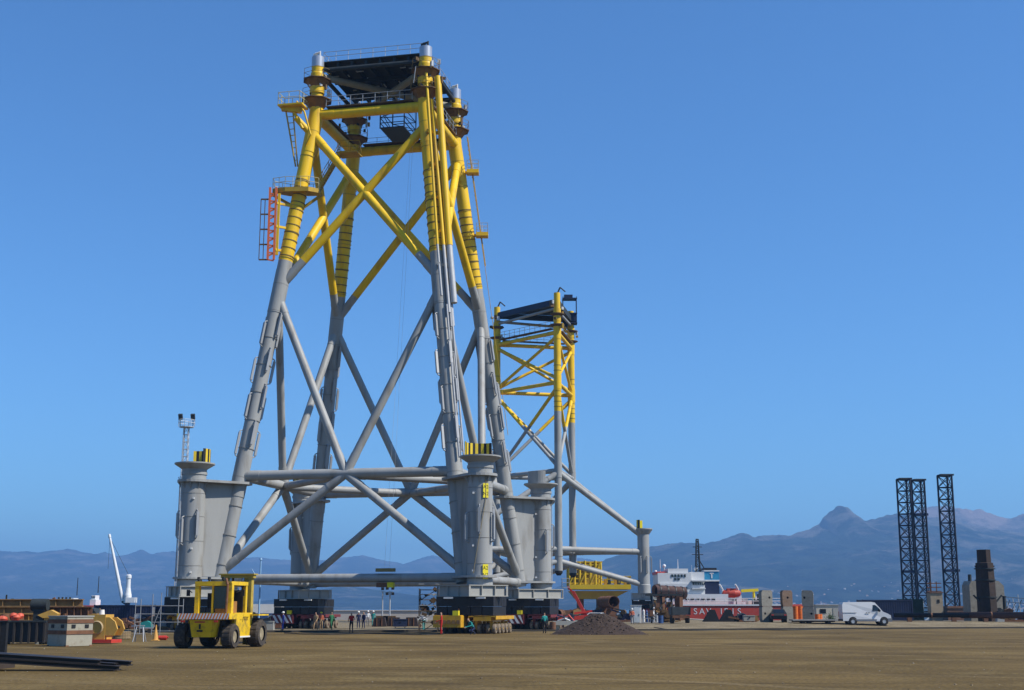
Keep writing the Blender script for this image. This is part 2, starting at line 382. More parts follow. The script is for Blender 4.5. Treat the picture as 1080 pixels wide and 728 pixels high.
def ptube(a, b, r, n=16, zs=ZY):
    """one tube, painted grey below zs and yellow above"""
    mb = MB(); a = Vector(a); b = Vector(b)
    if a.z > b.z: a, b = b, a
    if a.z >= zs: mb.tube(a, b, r, r, n, 1)
    elif b.z <= zs: mb.tube(a, b, r, r, n, 0)
    else:
        t_ = (zs - a.z) / (b.z - a.z); c = a.lerp(b, t_)
        mb.tube(a, c, r, r, n, 0); mb.tube(c, b, r, r, n, 1)
    d = (b - a).normalized(); L = (b - a).length
    if r < .6 and L > 6:
        for p, q in ((a, a + d * 2.0), (b - d * 2.0, b)): mb.tube(p, q, r + .03, r + .03, n, 1 if (p.z + q.z) / 2 > zs else 0)
    return mb
# legs
anode = MB()
anode.box((.27, 0, 0), (.22, .22, 2.1))
for s in (-1, 1):
    anode.tube((.27, 0, s * 1.0), (.27, 0, s * 1.2), .07, .06, 6)
    anode.tube((.27, 0, s * 1.18), (-.05, 0, s * 1.32), .06, .06, 6)
ANM = anode.mesh('anode', ANODE)
band = MB(); band.lathe([(.70, -.05), (.735, -.05), (.735, .05), (.70, .05)], n=18)
BAND = band.mesh('clamp_band', mat('band_dark', (.16, .11, .03), .7))
legs = {}
for k in 'ABCD':
    lr = .70
    mb = ptube(J(k, ZB - .3), J(k, ZT + .2), lr, 22)
    ax = (J(k, ZT) - J(k, ZB)).normalized()
    for zc, wd in ((ZN, 2.2), (ZM, 2.0), (ZX, 2.2)):          # thickened node cans
        c = J(k, zc); mb.tube(c - ax * wd, c + ax * wd, lr + .045, lr + .045, 22, 1 if zc > ZY else 0)
    legs[k] = mb.build('leg', GY, jk)
    ws = MB(); zz_ = 6.0
    while zz_ < 50:
        c = J(k, zz_); ws.tube(c - ax * .035, c + ax * .035, lr + .055, lr + .055, 22, 1 if zz_ > ZY else 0); zz_ += 2.7
    wo = ws.build('weld_seam', [mat('weld_grey', (.26, .255, .24), .6), mat('weld_yellow', (.5, .33, .02), .6)], legs[k]); wo['kind'] = 'stuff'
    for i in range(11):
        c = J(k, 35.9 + i * .80)
        inst('clamp_band', BAND, legs[k], frameM(c - JC, DG(k), ax))
    for row in range(4):
        for q in range(4):
            c = J(k, 17.3 + row * 3.55 + (.9 if q % 2 else 0))
            a = ROTZ(math.pi / 4 + q * math.pi / 2 + JT + (.35 if row % 2 else 0)) @ Vector((1, 0, 0))
            inst('anode', ANM, legs[k], frameM(c - JC + a * lr, a, ax))
# braces on the four faces
for a, b in (('A', 'B'), ('B', 'C'), ('D', 'C'), ('A', 'D')):
    for p, q in ((a, b), (b, a)):
        ptube(J(p, ZX), J(q, ZN + .6), .42).build('brace', GY, jk)
        md = (J(a, ZM) + J(b, ZM)) / 2
        ptube(J(p, ZN - .5), md, .385).build('brace', GY, jk)
        ptube(md, J(p, ZB + .75), .385).build('brace', GY, jk)
    ptube(J(a, ZM), J(b, ZM), .46).build('horizontal_brace', GY, jk)
    ptube(J(a, ZB + .15), J(b, ZB + .15), .39).build('horizontal_brace', GY, jk)
    ptube(J(a, ZT), J(b, ZT), .50).build('horizontal_brace', GY, jk)
mids = [(J(a, ZM) + J(b, ZM)) / 2 for a, b in (('A', 'B'), ('B', 'C'), ('C', 'D'), ('D', 'A'))]
for i in range(4): ptube(mids[i] - UP * .1, mids[(i + 1) % 4] - UP * .1, .36).build('plan_brace', GY, jk)
# pile sleeves
PI_ = math.pi
BY = [BLACK, mat('hazard_yellow', (.75, .55, .03), .55), GREY]
for k in 'ABCD':
    dg = DG(k); ac = Vector((-dg.y, dg.x, 0)); c = J(k, ZB) + dg * 2.75; c.z = 0
    mb = MB()
    mb.lathe([(1.0, 4.1), (1.12, 4.1), (1.12, 4.6), (1.08, 4.65), (1.08, 13.4), (1.08, 14.1), (1.16, 14.1), (1.16, 14.35), (1.08, 14.35), (1.12, 14.6), (1.82, 15.05), (1.82, 15.17), (1.05, 15.17), (1.0, 15.0), (1.0, 4.1)], c, 26)
    sv = mb.build('pile_sleeve', GREY, jk)
    ws = MB()
    for zs_ in (5.9, 8.1, 10.3, 12.4): ws.lathe([(1.07, zs_ - .03), (1.105, zs_ - .02), (1.105, zs_ + .02), (1.07, zs_ + .03)], c, 26)
    wo = ws.build('weld_seam', MATS['weld_grey'], sv); wo['kind'] = 'stuff'
    for i in range(10):
        an = 2 * PI_ * i / 10 + .3; rv = Vector((math.cos(an), math.sin(an), 0)); sd_ = Vector((-rv.y, rv.x, 0)) * .025
        g = MB(); tri = [c + rv * 1.07 + UP * 13.38, c + rv * 1.44 + UP * 13.38, c + rv * 1.07 + UP * 12.75]; g.v = [tuple(p + sd_) for p in tri] + [tuple(p - sd_) for p in tri]
        for f_ in ((0, 1, 2), (5, 4, 3), (0, 3, 4, 1), (1, 4, 5, 2), (2, 5, 3, 0)): g.face(list(f_))
        g.build('gusset', GREY, sv)
    # yoke plates round leg and sleeve
    for z0, z1, wl in ((13.4, 13.62, 1.25), (4.72, 4.9, 1.05)):
        l = J(k, z0); l.z = 0; pts = []
        for i in range(13):
            a = -math.pi / 2 + math.pi * i / 12; pts.append(c + dg * (1.5 * math.cos(a)) + ac * (1.5 * math.sin(a)))
        for i in range(9):
            a = math.pi / 2 + math.pi * i / 8; pts.append(l + dg * (wl * math.cos(a)) + ac * (wl * math.sin(a)))
        MB().prism([(p.x, p.y) for p in pts], z0, z1).build('yoke_plate', GREY, jk)
    # shear plates between leg and sleeve
    for off in (-.34, .34):
        pl = MB(); q4 = [J(k, 4.95), J(k, 13.38), c + UP * 13.38, c + UP * 4.95]
        n_ = ac * .03
        b0 = len(pl.v)
        for s in (-1, 1): pl.v += [tuple(p + ac * off + n_ * s) for p in q4]
        for f_ in ((0, 1, 2, 3), (7, 6, 5, 4), (0, 4, 5, 1), (1, 5, 6, 2), (2, 6, 7, 3), (3, 7, 4, 0)): pl.face(list(f_))
        pl.build('shear_plate', GREY, jk)
    # hazard-striped crown on the inner side of the funnel
    cr = MB(); nst = 14; rc = 1.38; inn = math.atan2(-dg.y, -dg.x); sp = R(78)
    for i in range(nst):
        a0 = inn - sp + 2 * sp * i / nst; a1 = inn - sp + 2 * sp * (i + 1) / nst
        P = []
        for r_ in (rc, rc - .07):
            for a in (a0, a1): P.append(Vector((c.x + r_ * math.cos(a), c.y + r_ * math.sin(a), 0)))
        b0 = len(cr.v)
        for z in (15.17, 16.45): cr.v += [(p.x, p.y, z) for p in P]
        mi = 2 if k == 'C' else i % 2
        for f_ in ((0, 1, 5, 4), (3, 2, 6, 7), (1, 3, 7, 5), (2, 0, 4, 6), (4, 5, 7, 6), (2, 3, 1, 0)): cr.face([b0 + x for x in f_], mi)
    cr.build('guide_crown', BY, sv)
    for a in range(4):
        ang = math.atan2(dg.y, dg.x) + R(-96 + a * 62); v = Vector((math.cos(ang), math.sin(ang), 0))
        inst('anode', ANM, sv, frameM(c - JC + v * 1.08 + UP * (9.6 if a % 2 else 9.0), v, UP))
    for zb_ in (5.3, 7.4, 11.9):                                # lifting eyes
        v = ROTZ(R(-20)) @ (ROTZ(R(35 if k in 'AD' else -10)) @ Vector((0, -1, 0)))
        MB().box(c + v * 1.12 + UP * zb_, (.16, .16, .16)).build('lifting_eye', WHITE, sv)
    # grout lines up the outside of the sleeve
    gl = MB()
    for da in (() if k == 'B' else (-12, 14)):
        v = ROTZ(R(da)) @ dg if k != 'A' else ROTZ(R(40 + da)) @ -UX
        v = v * 1.25
        gl.path([c + v + UP * 4.5, c + v + UP * 13.2, c + v * 1.1 + UP * 13.9], .05, 6)
    if gl.v: gl.build('grout_pipe', GALV, sv)
# tags and hose on the nearest sleeve
cB = J('B', ZB) + DG('B') * 2.75; cB.z = 0
TAGY = mat('tag_yellow', (.85, .72, .02), .6, 0, .04)
def text_mesh(s, size, name='lettering', ext=.004):
    cu = bpy.data.curves.new(name, 'FONT'); cu.body = s; cu.size = size; cu.extrude = ext; cu.align_x = 'CENTER'; cu.align_y = 'CENTER'
    o = bpy.data.objects.new('tmp', cu); col.objects.link(o)
    me = bpy.data.meshes.new_from_object(o.evaluated_get(bpy.context.evaluated_depsgraph_get()))
    bpy.data.objects.remove(o); return me
def put_text(s, size, m, parent, pos, normal, name='lettering', bold=0):
    me = text_mesh(s, size); me.materials.clear(); me.materials.append(m)
    z = Vector(normal).normalized(); x = UP.cross(z).normalized(); y = z.cross(x)
    M = Matrix((x, y, z)).transposed().to_4x4(); M.translation = Vector(pos) - (wloc(parent) if parent else Vector((0, 0, 0)))
    return inst(name, me, parent, M)
vt = Vector((.45, -.9, 0)).normalized(); xt = UP.cross(vt)
for zt_ in (12.1, 5.2):
    p0 = cB + vt * 1.13 + UP * zt_
    tg = MB(); tg.bar(p0 - UP * .62, p0 + UP * .62, .5, .03, 0, up=vt); tg = tg.build('tag_plate', TAGY, jk)
    put_text('A2', .42, BLACK, tg, p0 + vt * .02 + UP * .3, vt); put_text('N2', .42, BLACK, tg, p0 + vt * .02 - UP * .28, vt)
hs = [cB + vt * 1.1 + UP * 13.4, cB + vt * 1.14 + UP * 12.6] + [cB + (ROTZ(R(-i * 9)) @ vt) * (1.16) + UP * (11.4 - i * 1.05) for i in range(7)]
MB().path(hs, .035, 6).build('hose', mat('hose', (.3, .25, .15), .8), jk)
# ---------------- leg tops with collars
def ngon(c, r, n=8, a0=0): return [(c.x + r * math.cos(a0 + 2 * math.pi * i / n), c.y + r * math.sin(a0 + 2 * math.pi * i / n)) for i in range(n)]
ZD = 57.0
for k in 'ABCD':
    c = J(k, ZT); c.z = 0
    st = MB()
    st.lathe([(.72, 50.9), (.72, 52.3), (.62, 52.5), (.62, 55.75)], c, 22, 1)
    st.lathe([(.72, 53.4), (.76, 53.4), (.76, 54.1), (.72, 54.1), (.62, 54.1)], c, 22, 1)
    st.lathe([(.64, 55.0), (.70, 55.0), (.70, 55.5), (.62, 55.75), (.62, 55.75), (.62, 57.2), (.0, 57.2)], c, 22, 1)
    so = st.build('leg_top', GY, jk)
    MB().lathe([(.635, 56.25), (.635, 57.35), (.585, 57.35), (.585, 57.0)], c, 22).build('steel_can', SILV, so)
    for zc, rr in ((52.6, 1.35), (54.75, 1.25)):
        cone = MB(); cone.lathe([(.66, zc - .9), (rr, zc), (.66, zc + .003)], c, 8, smooth=False)
        cone.build('collar_cone', mat('collar_brown', (.24, .12, .035), .8, 0, .25, 1.5, (.10, .05, .02), .6), so)
        pf = MB(); pf.prism(ngon(c, rr + .25, 8, JT), zc + .01, zc + .09)
        pf = pf.build('collar_platform', BROWN, so)
        pts = [Vector((x, y, zc + .09)) for x, y in ngon(c, rr + .2, 8, JT)]
        MB().rail(pts + pts[:1], 1.0, 1.0, .022).build('railing', mat('rail_yellow_dark', (.28, .2, .07), .6), pf)
    cl = MB()
    for i in range(4):
        a = i * math.pi / 2 + .6; p = c + Vector((math.cos(a), math.sin(a), 0)) * .72 + UP * 54.3
        cl.box(p, (.3, .3, .5), 0, ROTZ(a))
    cl.build('clamp', WHITE if k in 'AC' else DARK, so)
    lug = MB(); t0 = c + UP * 57.2
    lug.box(t0 + UX * .2 + UP * .35, (.12, .5, .8), 0, ROTZ(JT + .5)); lug.box(t0 - UX * .25 + UP * .3, (.5, .12, .6), 0, ROTZ(JT)); lug.tube(t0 + UX * .2 + UP * .7, t0 - UX * .3 + UP * .6, .1, .1, 8)
    lug.build('lifting_lug', WHITE if k in 'AC' else DARK, so)
# dark installation deck carried by the leg tops
dk = MB(); hw = WT - .45
cn = lambda a, b, z: Vector((JC.x, JC.y, z)) + UX * a + WY * b
deck_parts = []
mb = MB(); mb.box(cn(0, 0, 56.93), (2 * hw + .3, 2 * hw + .3, .10), 0, ROTZ(JT)); deck = mb.build('deck', DARK, jk)
for i in range(8):
    t_ = -hw + 2 * hw * i / 7
    MB().bar(cn(t_, -hw, 56.6), cn(t_, hw, 56.6), .2, .52).build('deck_beam', DARK, deck)
for i in (0, 2, 4, 6):
    t_ = -hw + 2 * hw * i / 6
    MB().bar(cn(-hw, t_, 56.15), cn(hw, t_, 56.15), .22, .40).build('deck_girder', DARK, deck)
lt = MB()
for i in range(34):
    a_, b_ = random.uniform(-hw, hw), random.uniform(-hw, hw)
    lt.box(cn(a_, b_, 56.35), (random.uniform(.3, .9), .12, .08), 0, ROTZ(JT + random.choice((0, math.pi / 2))))
lt.build('cable_tray', GALV, deck)
pts = [cn(-hw, -hw, 56.98), cn(hw, -hw, 56.98), cn(hw, hw, 56.98), cn(-hw, hw, 56.98)]
MB().rail(pts + pts[:1], 1.1, 1.3, .03).build('railing', GALV, deck)
GB = mat('tube_grey_brown', (.26, .25, .21), .6)
ptA = lambda k, z: Vector((J(k, ZT).x, J(k, ZT).y, z))
for a, b, z in (('A', 'C', 55.35), ('B', 'D', 55.0)):
    MB().tube(ptA(a, z), ptA(b, z), .36, .36, 14).build('plan_brace', GB, jk)
for a, b in (('A', 'B'), ('B', 'C'), ('C', 'D'), ('D', 'A')):
    # walkway along each top horizontal
    p, q = J(a, ZT), J(b, ZT); d_ = (q - p).normalized(); p = p + d_ * 1.2 + UP * .66; q = q - d_ * 1.2 + UP * .66
    wk = MB(); wk.bar(p, q, 1.0, .12); wk = wk.build('walkway', BROWN, jk)
    sd = d_.cross(UP) * .48
    MB().rail([p + sd, q + sd], 1.05, 1.25, .028).build('railing', GALV, wk)
    MB().tube(ptA(a, 55.9), ptA(b, 55.9), .22, .22, 10).build('deck_tie', DARK, jk)
# clutter round the collars
for k, n_ in (('D', 14), ('C', 14), ('B', 10), ('A', 6)):
    c = J(k, ZT); c.z = 0
    for i in range(n_):
        a = random.uniform(0, 6.28); r_ = random.uniform(.9, 1.8); z = random.uniform(52.8, 56)
        x = MB(); p = c + Vector((math.cos(a) * r_, math.sin(a) * r_, z))
        if i % 3: x.box(p, (random.uniform(.15, .5), random.uniform(.1, .3), random.uniform(.2, .9)), 0, ROTZ(a))
        else: x.tube(p, p + Vector((random.uniform(-.3, .3), random.uniform(-.3, .3), random.uniform(.8, 1.8))), .04, .04, 6)
        x.build('fitting', random.choice((DARK, BROWN, YELD, GALV)), jk)
# basket hung under the deck
bc = at(420, 133, 133.2); bz = 51.1; bc.z = 0
bk = MB(); M4 = [bc + UX * a + WY * b for a, b in ((-1.2, -2.4), (1.4, -2.4), (1.4, 1.8), (-1.2, 1.8))]
BD = mat('basket_navy', (.02, .035, .07), .6)
bk.prism([(p.x, p.y) for p in M4], bz, bz + .12); bk = bk.build('hung_platform', BD, jk)
fr = MB()
for p in M4:
    fr.bar(p + UP * bz, p + UP * 56, .12, .12)
for z in (bz + .6, bz + 1.15, bz + 2.0):
    for i in range(4): fr.bar(M4[i] + UP * z, M4[(i + 1) % 4] + UP * z, .07, .07)
for i in range(4): fr.bar(M4[i] + UP * (bz + 1.2), M4[(i + 1) % 4] + UP * (bz + 2.0), .06, .06)
fr.build('hanger_frame', BD, bk)
# ---------------- platform arm left of leg A, boat-landing ladder, stair
pA = at(309, 113, 126.2); la = J('A', 48.9)
arm = MB(); arm.tube(la, pA + Vector((.3, 0, -1.1)), .36, .30, 14); arm.tube(pA + Vector((.0, 0, -.3)), pA + Vector((1.0, .2, -2.2)), .16, .16, 10)
arm.bar(pA + Vector((-1.1, 0, -.1)), pA + Vector((.9, 0, -.35)), .5, .6)
arm = arm.build('outrigger_arm', YEL, jk)
pf = MB(); pf.box(pA, (2.6, 1.8, .16), 0, ROTZ(JT)); pf = pf.build('outrigger_platform', YEL, jk)
pts = [pA + UX * a + WY * b + UP * .08 for a, b in ((-1.25, -.85), (1.0, -.85), (1.25, .85), (-1.25, .85))]
MB().rail(pts + pts[:1], 1.25, .9, .035).build('railing', mat('rail_cream', (.6, .55, .3), .6), pf)
fl = MB(); q0 = pA + Vector((-.7, 0, -.4))
for o_ in (0, .7):
    fl.bar(q0 + Vector((o_, 0, 0)), J('A', 45.5) + Vector((-1.0 + o_ * .3, 0, 0)), .12, .12)
for i in range(9):
    a = q0.lerp(J('A', 45.5) + Vector((-1, 0, 0)), i / 9); fl.bar(a, a + Vector((.7 - i * .05, .1, .1)), .06, .06)
fl.build('caged_ladder', YELD, jk)
hp = MB(); hp.path([pA + Vector((.4, -.3, .5)), pA + Vector((1.2, -.3, -.6)), pA + Vector((1.9, -.2, -3)), J('A', 47.5) + Vector((-.3, -.7, 0))], .09, 8); hp.build('hose_loop', YEL, jk)
zP = 42.7; cA = J('A', zP)
pl = MB()
outline = [cA + Vector(v) for v in ((-2.6, -.7, 0), (-1.3, -1.25, 0), (1.0, -1.4, 0), (1.9, -.8, 0), (1.9, 1.1, 0), (-1.2, 1.2, 0), (-2.6, .3, 0))]
pl.prism([(p.x, p.y) for p in outline], zP, zP + .16)
for a, b in ((0, 1), (1, 2), (2, 3)): pl.bar(outline[a] - UP * .05, outline[b] - UP * .05, .1, .45)
pl.bar(cA + Vector((-2.8, 0, -.2)), cA + Vector((-.3, 0, -1.6)), .2, .25); pl.bar(cA + Vector((2.2, 0, -.2)), cA + Vector((.3, 0, -1.6)), .2, .25)
pl = pl.build('access_platform', YELD, jk)
rp = [p + UP * .16 for p in outline]
MB().rail(rp + rp[:1], 1.1, .75, .03).build('railing', mat('rail_cream', (.6, .55, .3), .6), pl)
OR = mat('ladder_orange', (.75, .17, .05), .55)
bl = MB(); b0 = at(288, 204, 125.2); b1 = at(285.5, 274, 125.2); b1.x = b0.x; b1.y = b0.y
for dx in (-.30, .30): bl.bar(b0 + Vector((dx, 0, .6)), b1 + Vector((dx, 0, 0)), .2, .2)
L_ = (b0 - b1).length
for i in range(19):
    a = b1 + UP * (L_ * i / 18); bl.bar(a + Vector((-.3, 0, 0)), a + Vector((.3, 0, .3 if i % 2 else -.1)), .13, .13)
bl = bl.build('boat_ladder', OR, jk)
cg = MB()
for dx in (-1.15, -.75): cg.bar(b0 + Vector((dx, 0, -.6)), b1 + Vector((dx, 0, 0)), .07, .07)
for i in range(5):
    a = b1.lerp(b0, i / 4.4); cg.bar(a + Vector((-1.15, 0, 0)), a + Vector((-.3, 0, 0)), .08, .14)
cg.build('fender_frame', BROWN, bl)
yl = MB(); yl.bar(b0 + Vector((.6, .1, 0)), b1 + Vector((.55, .1, .5)), .22, .25)
for i in (0, 1, 2): a = b1.lerp(b0, .15 + .35 * i); yl.bar(a + Vector((.4, 0, 0)), Vector((J('A', a.z).x, J('A', a.z).y, a.z)), .22, .22)
yl.build('ladder_bracket', YEL, jk)
sA = cA + Vector((1.6, .6, .2)); sB = sA + Vector((2.0, 1.5, 4.6))
sr = MB()
for o_ in (-.4, .4):
    v = Vector((0, o_, 0)); sr.bar(sA + v, sB + v, .06, .3); sr.bar(sA + v + UP * 1.1, sB + v + UP * 1.1, .06, .06)
for i in range(16): p = sA.lerp(sB, (i + .5) / 16); sr.box(p, (.3, .8, .05))
for i in range(5):
    for o_ in (-.4, .4): p = sA.lerp(sB, i / 4) + Vector((0, o_, 0)); sr.bar(p, p + UP * 1.1, .05, .05)
sr.build('stair_flight', YELD, jk)
lp = MB(); lp.box(sB + Vector((.9, .2, 0)), (2.2, 1.8, .15), 0, ROTZ(JT)); lp = lp.build('landing', YELD, jk)
pts = [sB + Vector(v) for v in ((-.2, -.7, .08), (2.0, -.7, .08), (2.0, 1.1, .08), (-.2, 1.1, .08))]
MB().rail(pts + pts[:1], 1.1, .9, .03).build('railing', YELD, lp)
# risers along leg B
axB = (J('B', ZT) - J('B', ZB)).normalized()
TW = [YEL, mat('riser_white', (.44, .45, .46), .5, .1)]
for dx, dy, r_, zt_, zl in ((.15, -1.05, .13, 54.2, 30.8), (1.25, -.55, .34, 54.0, 30.2), (.72, -.75, .17, 51.5, 29.2), (1.0, -.2, .14, 45, 28)):
    o_ = Vector((dx, dy, 0)); mb = MB()
    mb.tube(J('B', 36.0) + o_, J('B', zt_ if zt_ < ZT else ZT) + o_ + UP * max(0, zt_ - ZT), r_, r_, 12, 0); mb.tube(J('B', zl) + o_, J('B', 36.0) + o_, r_ * .9, r_ * .9, 12, 1)
    rs = mb.build('riser_pipe', TW, jk)
    for z in (34, 37.5, 41, 44.5, 48):
        if z < zt_: MB().bar(J('B', z) + o_ * 1.1, J('B', z), .3, .3).build('pipe_clamp', YEL if z > ZY else GREY, rs)
for dx, dy in ((.55, -.85), (.95, -.5)):
    o_ = Vector((dx, dy, 0)); MB().tube(J('B', 15.4) + o_, J('B', 30) + o_, .09, .09, 8).build('conductor_pipe', TW[1], jk)
# ladder and rest baskets on leg C
o_ = UX * 1.15 + Vector((.2, 0, 0))
ld = MB(); ld.tube(J('C', 38) + o_, J('C', 52) + o_, .045, .045, 6); ld.tube(J('C', 38) + o_ + WY * .4, J('C', 52) + o_ + WY * .4, .045, .045, 6)
for i in range(28): p = J('C', 38 + i * .5) + o_; ld.tube(p, p + WY * .4, .025, .025, 5)
ld.tube(J('C', 20) + o_ * .85, J('C', 38) + o_, .03, .03, 5)
ld.build('rung_ladder', YELD, jk)
for z in (48.0, 41.2):
    p = J('C', z) + UX * 1.55
    m_ = MB(); m_.box(p, (1.3, 1.2, .4)); m_.bar(p, J('C', z), .25, .3); m_ = m_.build('rest_basket', YEL, jk)
    pts = [p + Vector(v) for v in ((-.6, -.55, .2), (.6, -.55, .2), (.6, .55, .2), (-.6, .55, .2))]
    MB().rail(pts + pts[:1], 1.0, .6, .03).build('railing', GALV, m_)
# sling clamp on the lower horizontal
tq = (410 - 231) / (489 - 231); pc = J('A', ZB + .15).lerp(J('B', ZB + .15), tq)
sl_ = MB(); sl_.bar(pc - UX * .85 + UP * .68 - WY * .3, pc + UX * .85 + UP * .68 - WY * .3, .5, .3); sl_ = sl_.build('sling_clamp', mat('olive', (.25, .2, .08), .8), jk)
MB().bar(pc - UX * .75 - UP * .62 - WY * .3, pc + UX * .2 - UP * .62 - WY * .3, .5, .4).build('clamp_block', RUST, sl_)
MB().bar(pc + UX * .25 - UP * .62 - WY * .3, pc + UX * .8 - UP * .62 - WY * .3, .52, .44).build('clamp_block', TAGY, sl_)
wr = MB()
for dx in (-.2, .25): wr.tube(pc + UX * dx + UP * .8, pc + UX * dx * .5 + UP * 46 + WY * 6, .009, .009, 5)
wr.build('sling_wire', GALV, sl_)

# ================================================================== SECOND JACKET (three legs, outrigger sleeves)
def px2(px, Y, z):
    dep = Y * math.cos(PIT) + (z - CH) * math.sin(PIT); return Vector(((px - 540) / F * dep, Y, z))
K = {'E': px2(524, 210, 30), 'F': px2(588.3, 200, 30), 'G': px2(603, 213, 30)}
for v in K.values(): v.z = 0
KC = (K['E'] + K['F'] + K['G']) / 3
j2 = empty('offshore_jacket', KC, 'slim three-legged yellow and grey jacket with braced outriggers, the farther one', 'offshore jacket')
Z2Y = 31.5
lg2 = {}
for k, p in K.items():
    mb = ptube(p + UP * 7.6, p + UP * 47.5, .56, 18, Z2Y); mb.tube(p + UP * 47.5, p + UP * 50, .50, .50, 18, 1)
    for z in (43.8, 36, 22.5, 10.8): mb.tube(p + UP * (z - 1.1), p + UP * (z + 1.1), .61, .61, 18, 1 if z > Z2Y else 0)
    lg2[k] = mb.build('leg', GY, j2)
    for z in (46.6, 44.9):
        MB().lathe([(.5, z - .3), (1.15, z), (1.15, z + .1), (.5, z + .1)], p, 10, smooth=False).build('collar', BROWN, lg2[k])
    for i in range(9):
        inst('clamp_band', BAND, lg2[k], Matrix.Translation(p - KC + UP * (32.2 + i * .8)) @ Matrix.Diagonal((.8, .8, .8, 1)))
for a, b in (('E', 'F'), ('F', 'G'), ('G', 'E')):
    P, Q = K[a], K[b]
    for z, r_ in ((43.8, .30), (36, .30), (22.5, .36), (10.8, .40)):
        ptube(P + UP * z, Q + UP * z, r_, 12, Z2Y).build('horizontal_brace', GY, j2)
    for p, q in ((P, Q), (Q, P)):
        ptube(p + UP * 43.2, q + UP * 36.6, .24, 12, Z2Y).build('brace', GY, j2)
        ptube(p + UP * 35.3, q + UP * 23.1, .27, 12, Z2Y - 1.5).build('brace', GY, j2)
    # deck girders and walkway at the top
    d_ = (Q - P).normalized()
    MB().bar(P + UP * 48.6, Q + UP * 48.6, .5, .9).build('deck_girder', NAVY if a == 'E' else DARK, j2)
    MB().tube(P + UP * 47.2, Q + UP * 47.6, .22, .22, 10).build('deck_tie', GREY, j2)
    wk = MB(); wk.bar(P + d_ + UP * 44.5, Q - d_ + UP * 44.5, .9, .12); wk = wk.build('walkway', BROWN, j2)
    sd = d_.cross(UP) * .4; MB().rail([P + d_ + sd + UP * 44.5, Q - d_ + sd + UP * 44.5], 1.1, 1.2, .03).build('railing', YELD, wk)
MB().prism([(p.x + (KC.x - p.x) * .08, p.y + (KC.y - p.y) * .08) for p in K.values()], 49.05, 49.2).build('deck', DARK, j2)
for p in (K['E'], K['F']):
    lu = MB(); lu.tube(p + Vector((.1, 0, 50)), p + Vector((.5, 0, 50.9)), .12, .12, 8); lu.tube(p + Vector((.5, 0, 50.9)), p + Vector((1.3, 0, 50.2)), .1, .1, 8)
    lu.build('lifting_lug', DARK, j2)
cg = MB(); c0 = K['G'] + Vector((-.2, -.6, 0))
for z in (47.8, 49.4, 51.9): cg.box(c0 + UP * z, (2.4, 1.8, .16))
for dx in (-1.1, 1.1):
    for dy in (-.8, .8): cg.bar(c0 + Vector((dx, dy, 47.8)), c0 + Vector((dx, dy, 52.2)), .1, .1)
cg.box(c0 + Vector((.3, 0, 48.7)), (1.6, 1.2, 1.2)); cg.box(c0 + Vector((-.2, 0, 52.3)), (1.4, .9, .6)); cg.build('stair_cage', NAVY, j2)
rd = random.Random(3)
for k, n_ in (('E', 8), ('F', 8), ('G', 9)):
    for i in range(n_):
        a = rd.uniform(0, 6.28); p = K[k] + Vector((math.cos(a) * 1.0, math.sin(a) * 1.0, rd.uniform(44.5, 48.5)))
        x = MB(); x.box(p, (rd.uniform(.2, .7), rd.uniform(.15, .5), rd.uniform(.2, 1.0)), 0, ROTZ(a)); x.build('fitting', rd.choice((DARK, BROWN, YELD, GALV)), j2)
S2 = []
for a, b in (('F', 'G'), ('E', 'F'), ('G', 'E')):
    P, Q = K[a], K[b]; o_ = ((P + Q) / 2 - KC).normalized(); c = KC + o_ * 16.6; c.z = 0; S2.append((c, o_))
    if a == 'F': c = px2(679, 205, 8); c.z = 0; S2[-1] = (c, o_)
    mb = MB(); mb.lathe([(.82, 4.4), (.98, 4.4), (.98, 5.6), (.90, 5.7), (.90, 13.2), (1.0, 13.3), (1.45, 13.95), (1.45, 14.1), (.85, 14.1), (.82, 14.0), (.82, 4.4)], c, 20)
    sv = mb.build('pile_sleeve', GREY, j2)
    cr = MB(); ai = math.atan2(-o_.y, -o_.x)
    for i in range(6):
        an = ai + R(-60 + 24 * i); v = Vector((math.cos(an), math.sin(an), 0)); cr.box(c + v * .95 + UP * 14.75, (.08, .42, 1.3), i % 2, ROTZ(an))
    cr.build('guide_crown', [TAGY, BLACK], sv)
    for i in range(5):
        an = R(-120 + i * 55); v = Vector((math.cos(an), math.sin(an), 0))
        inst('anode', ANM, sv, frameM(c - KC + v * .9 + UP * 8.6, v, UP))
    for L in (P, Q):
        ptube(L + UP * 22.2, c + UP * 12.9, .44, 14, 99).build('outrigger_brace', GY, j2)
        ptube(L + UP * 10.8, c + UP * 10.6, .42, 14, 99).build('outrigger_brace', GY, j2)
        ptube(L + UP * 9.0, c + UP * 5.6, .40, 14, 99).build('outrigger_brace', GY, j2)
for k in 'EFG':
    MB().lathe([(.3, 6.9), (.58, 7.3), (.58, 7.7)], K[k], 14).build('leg_shoe', BLACK, lg2[k])

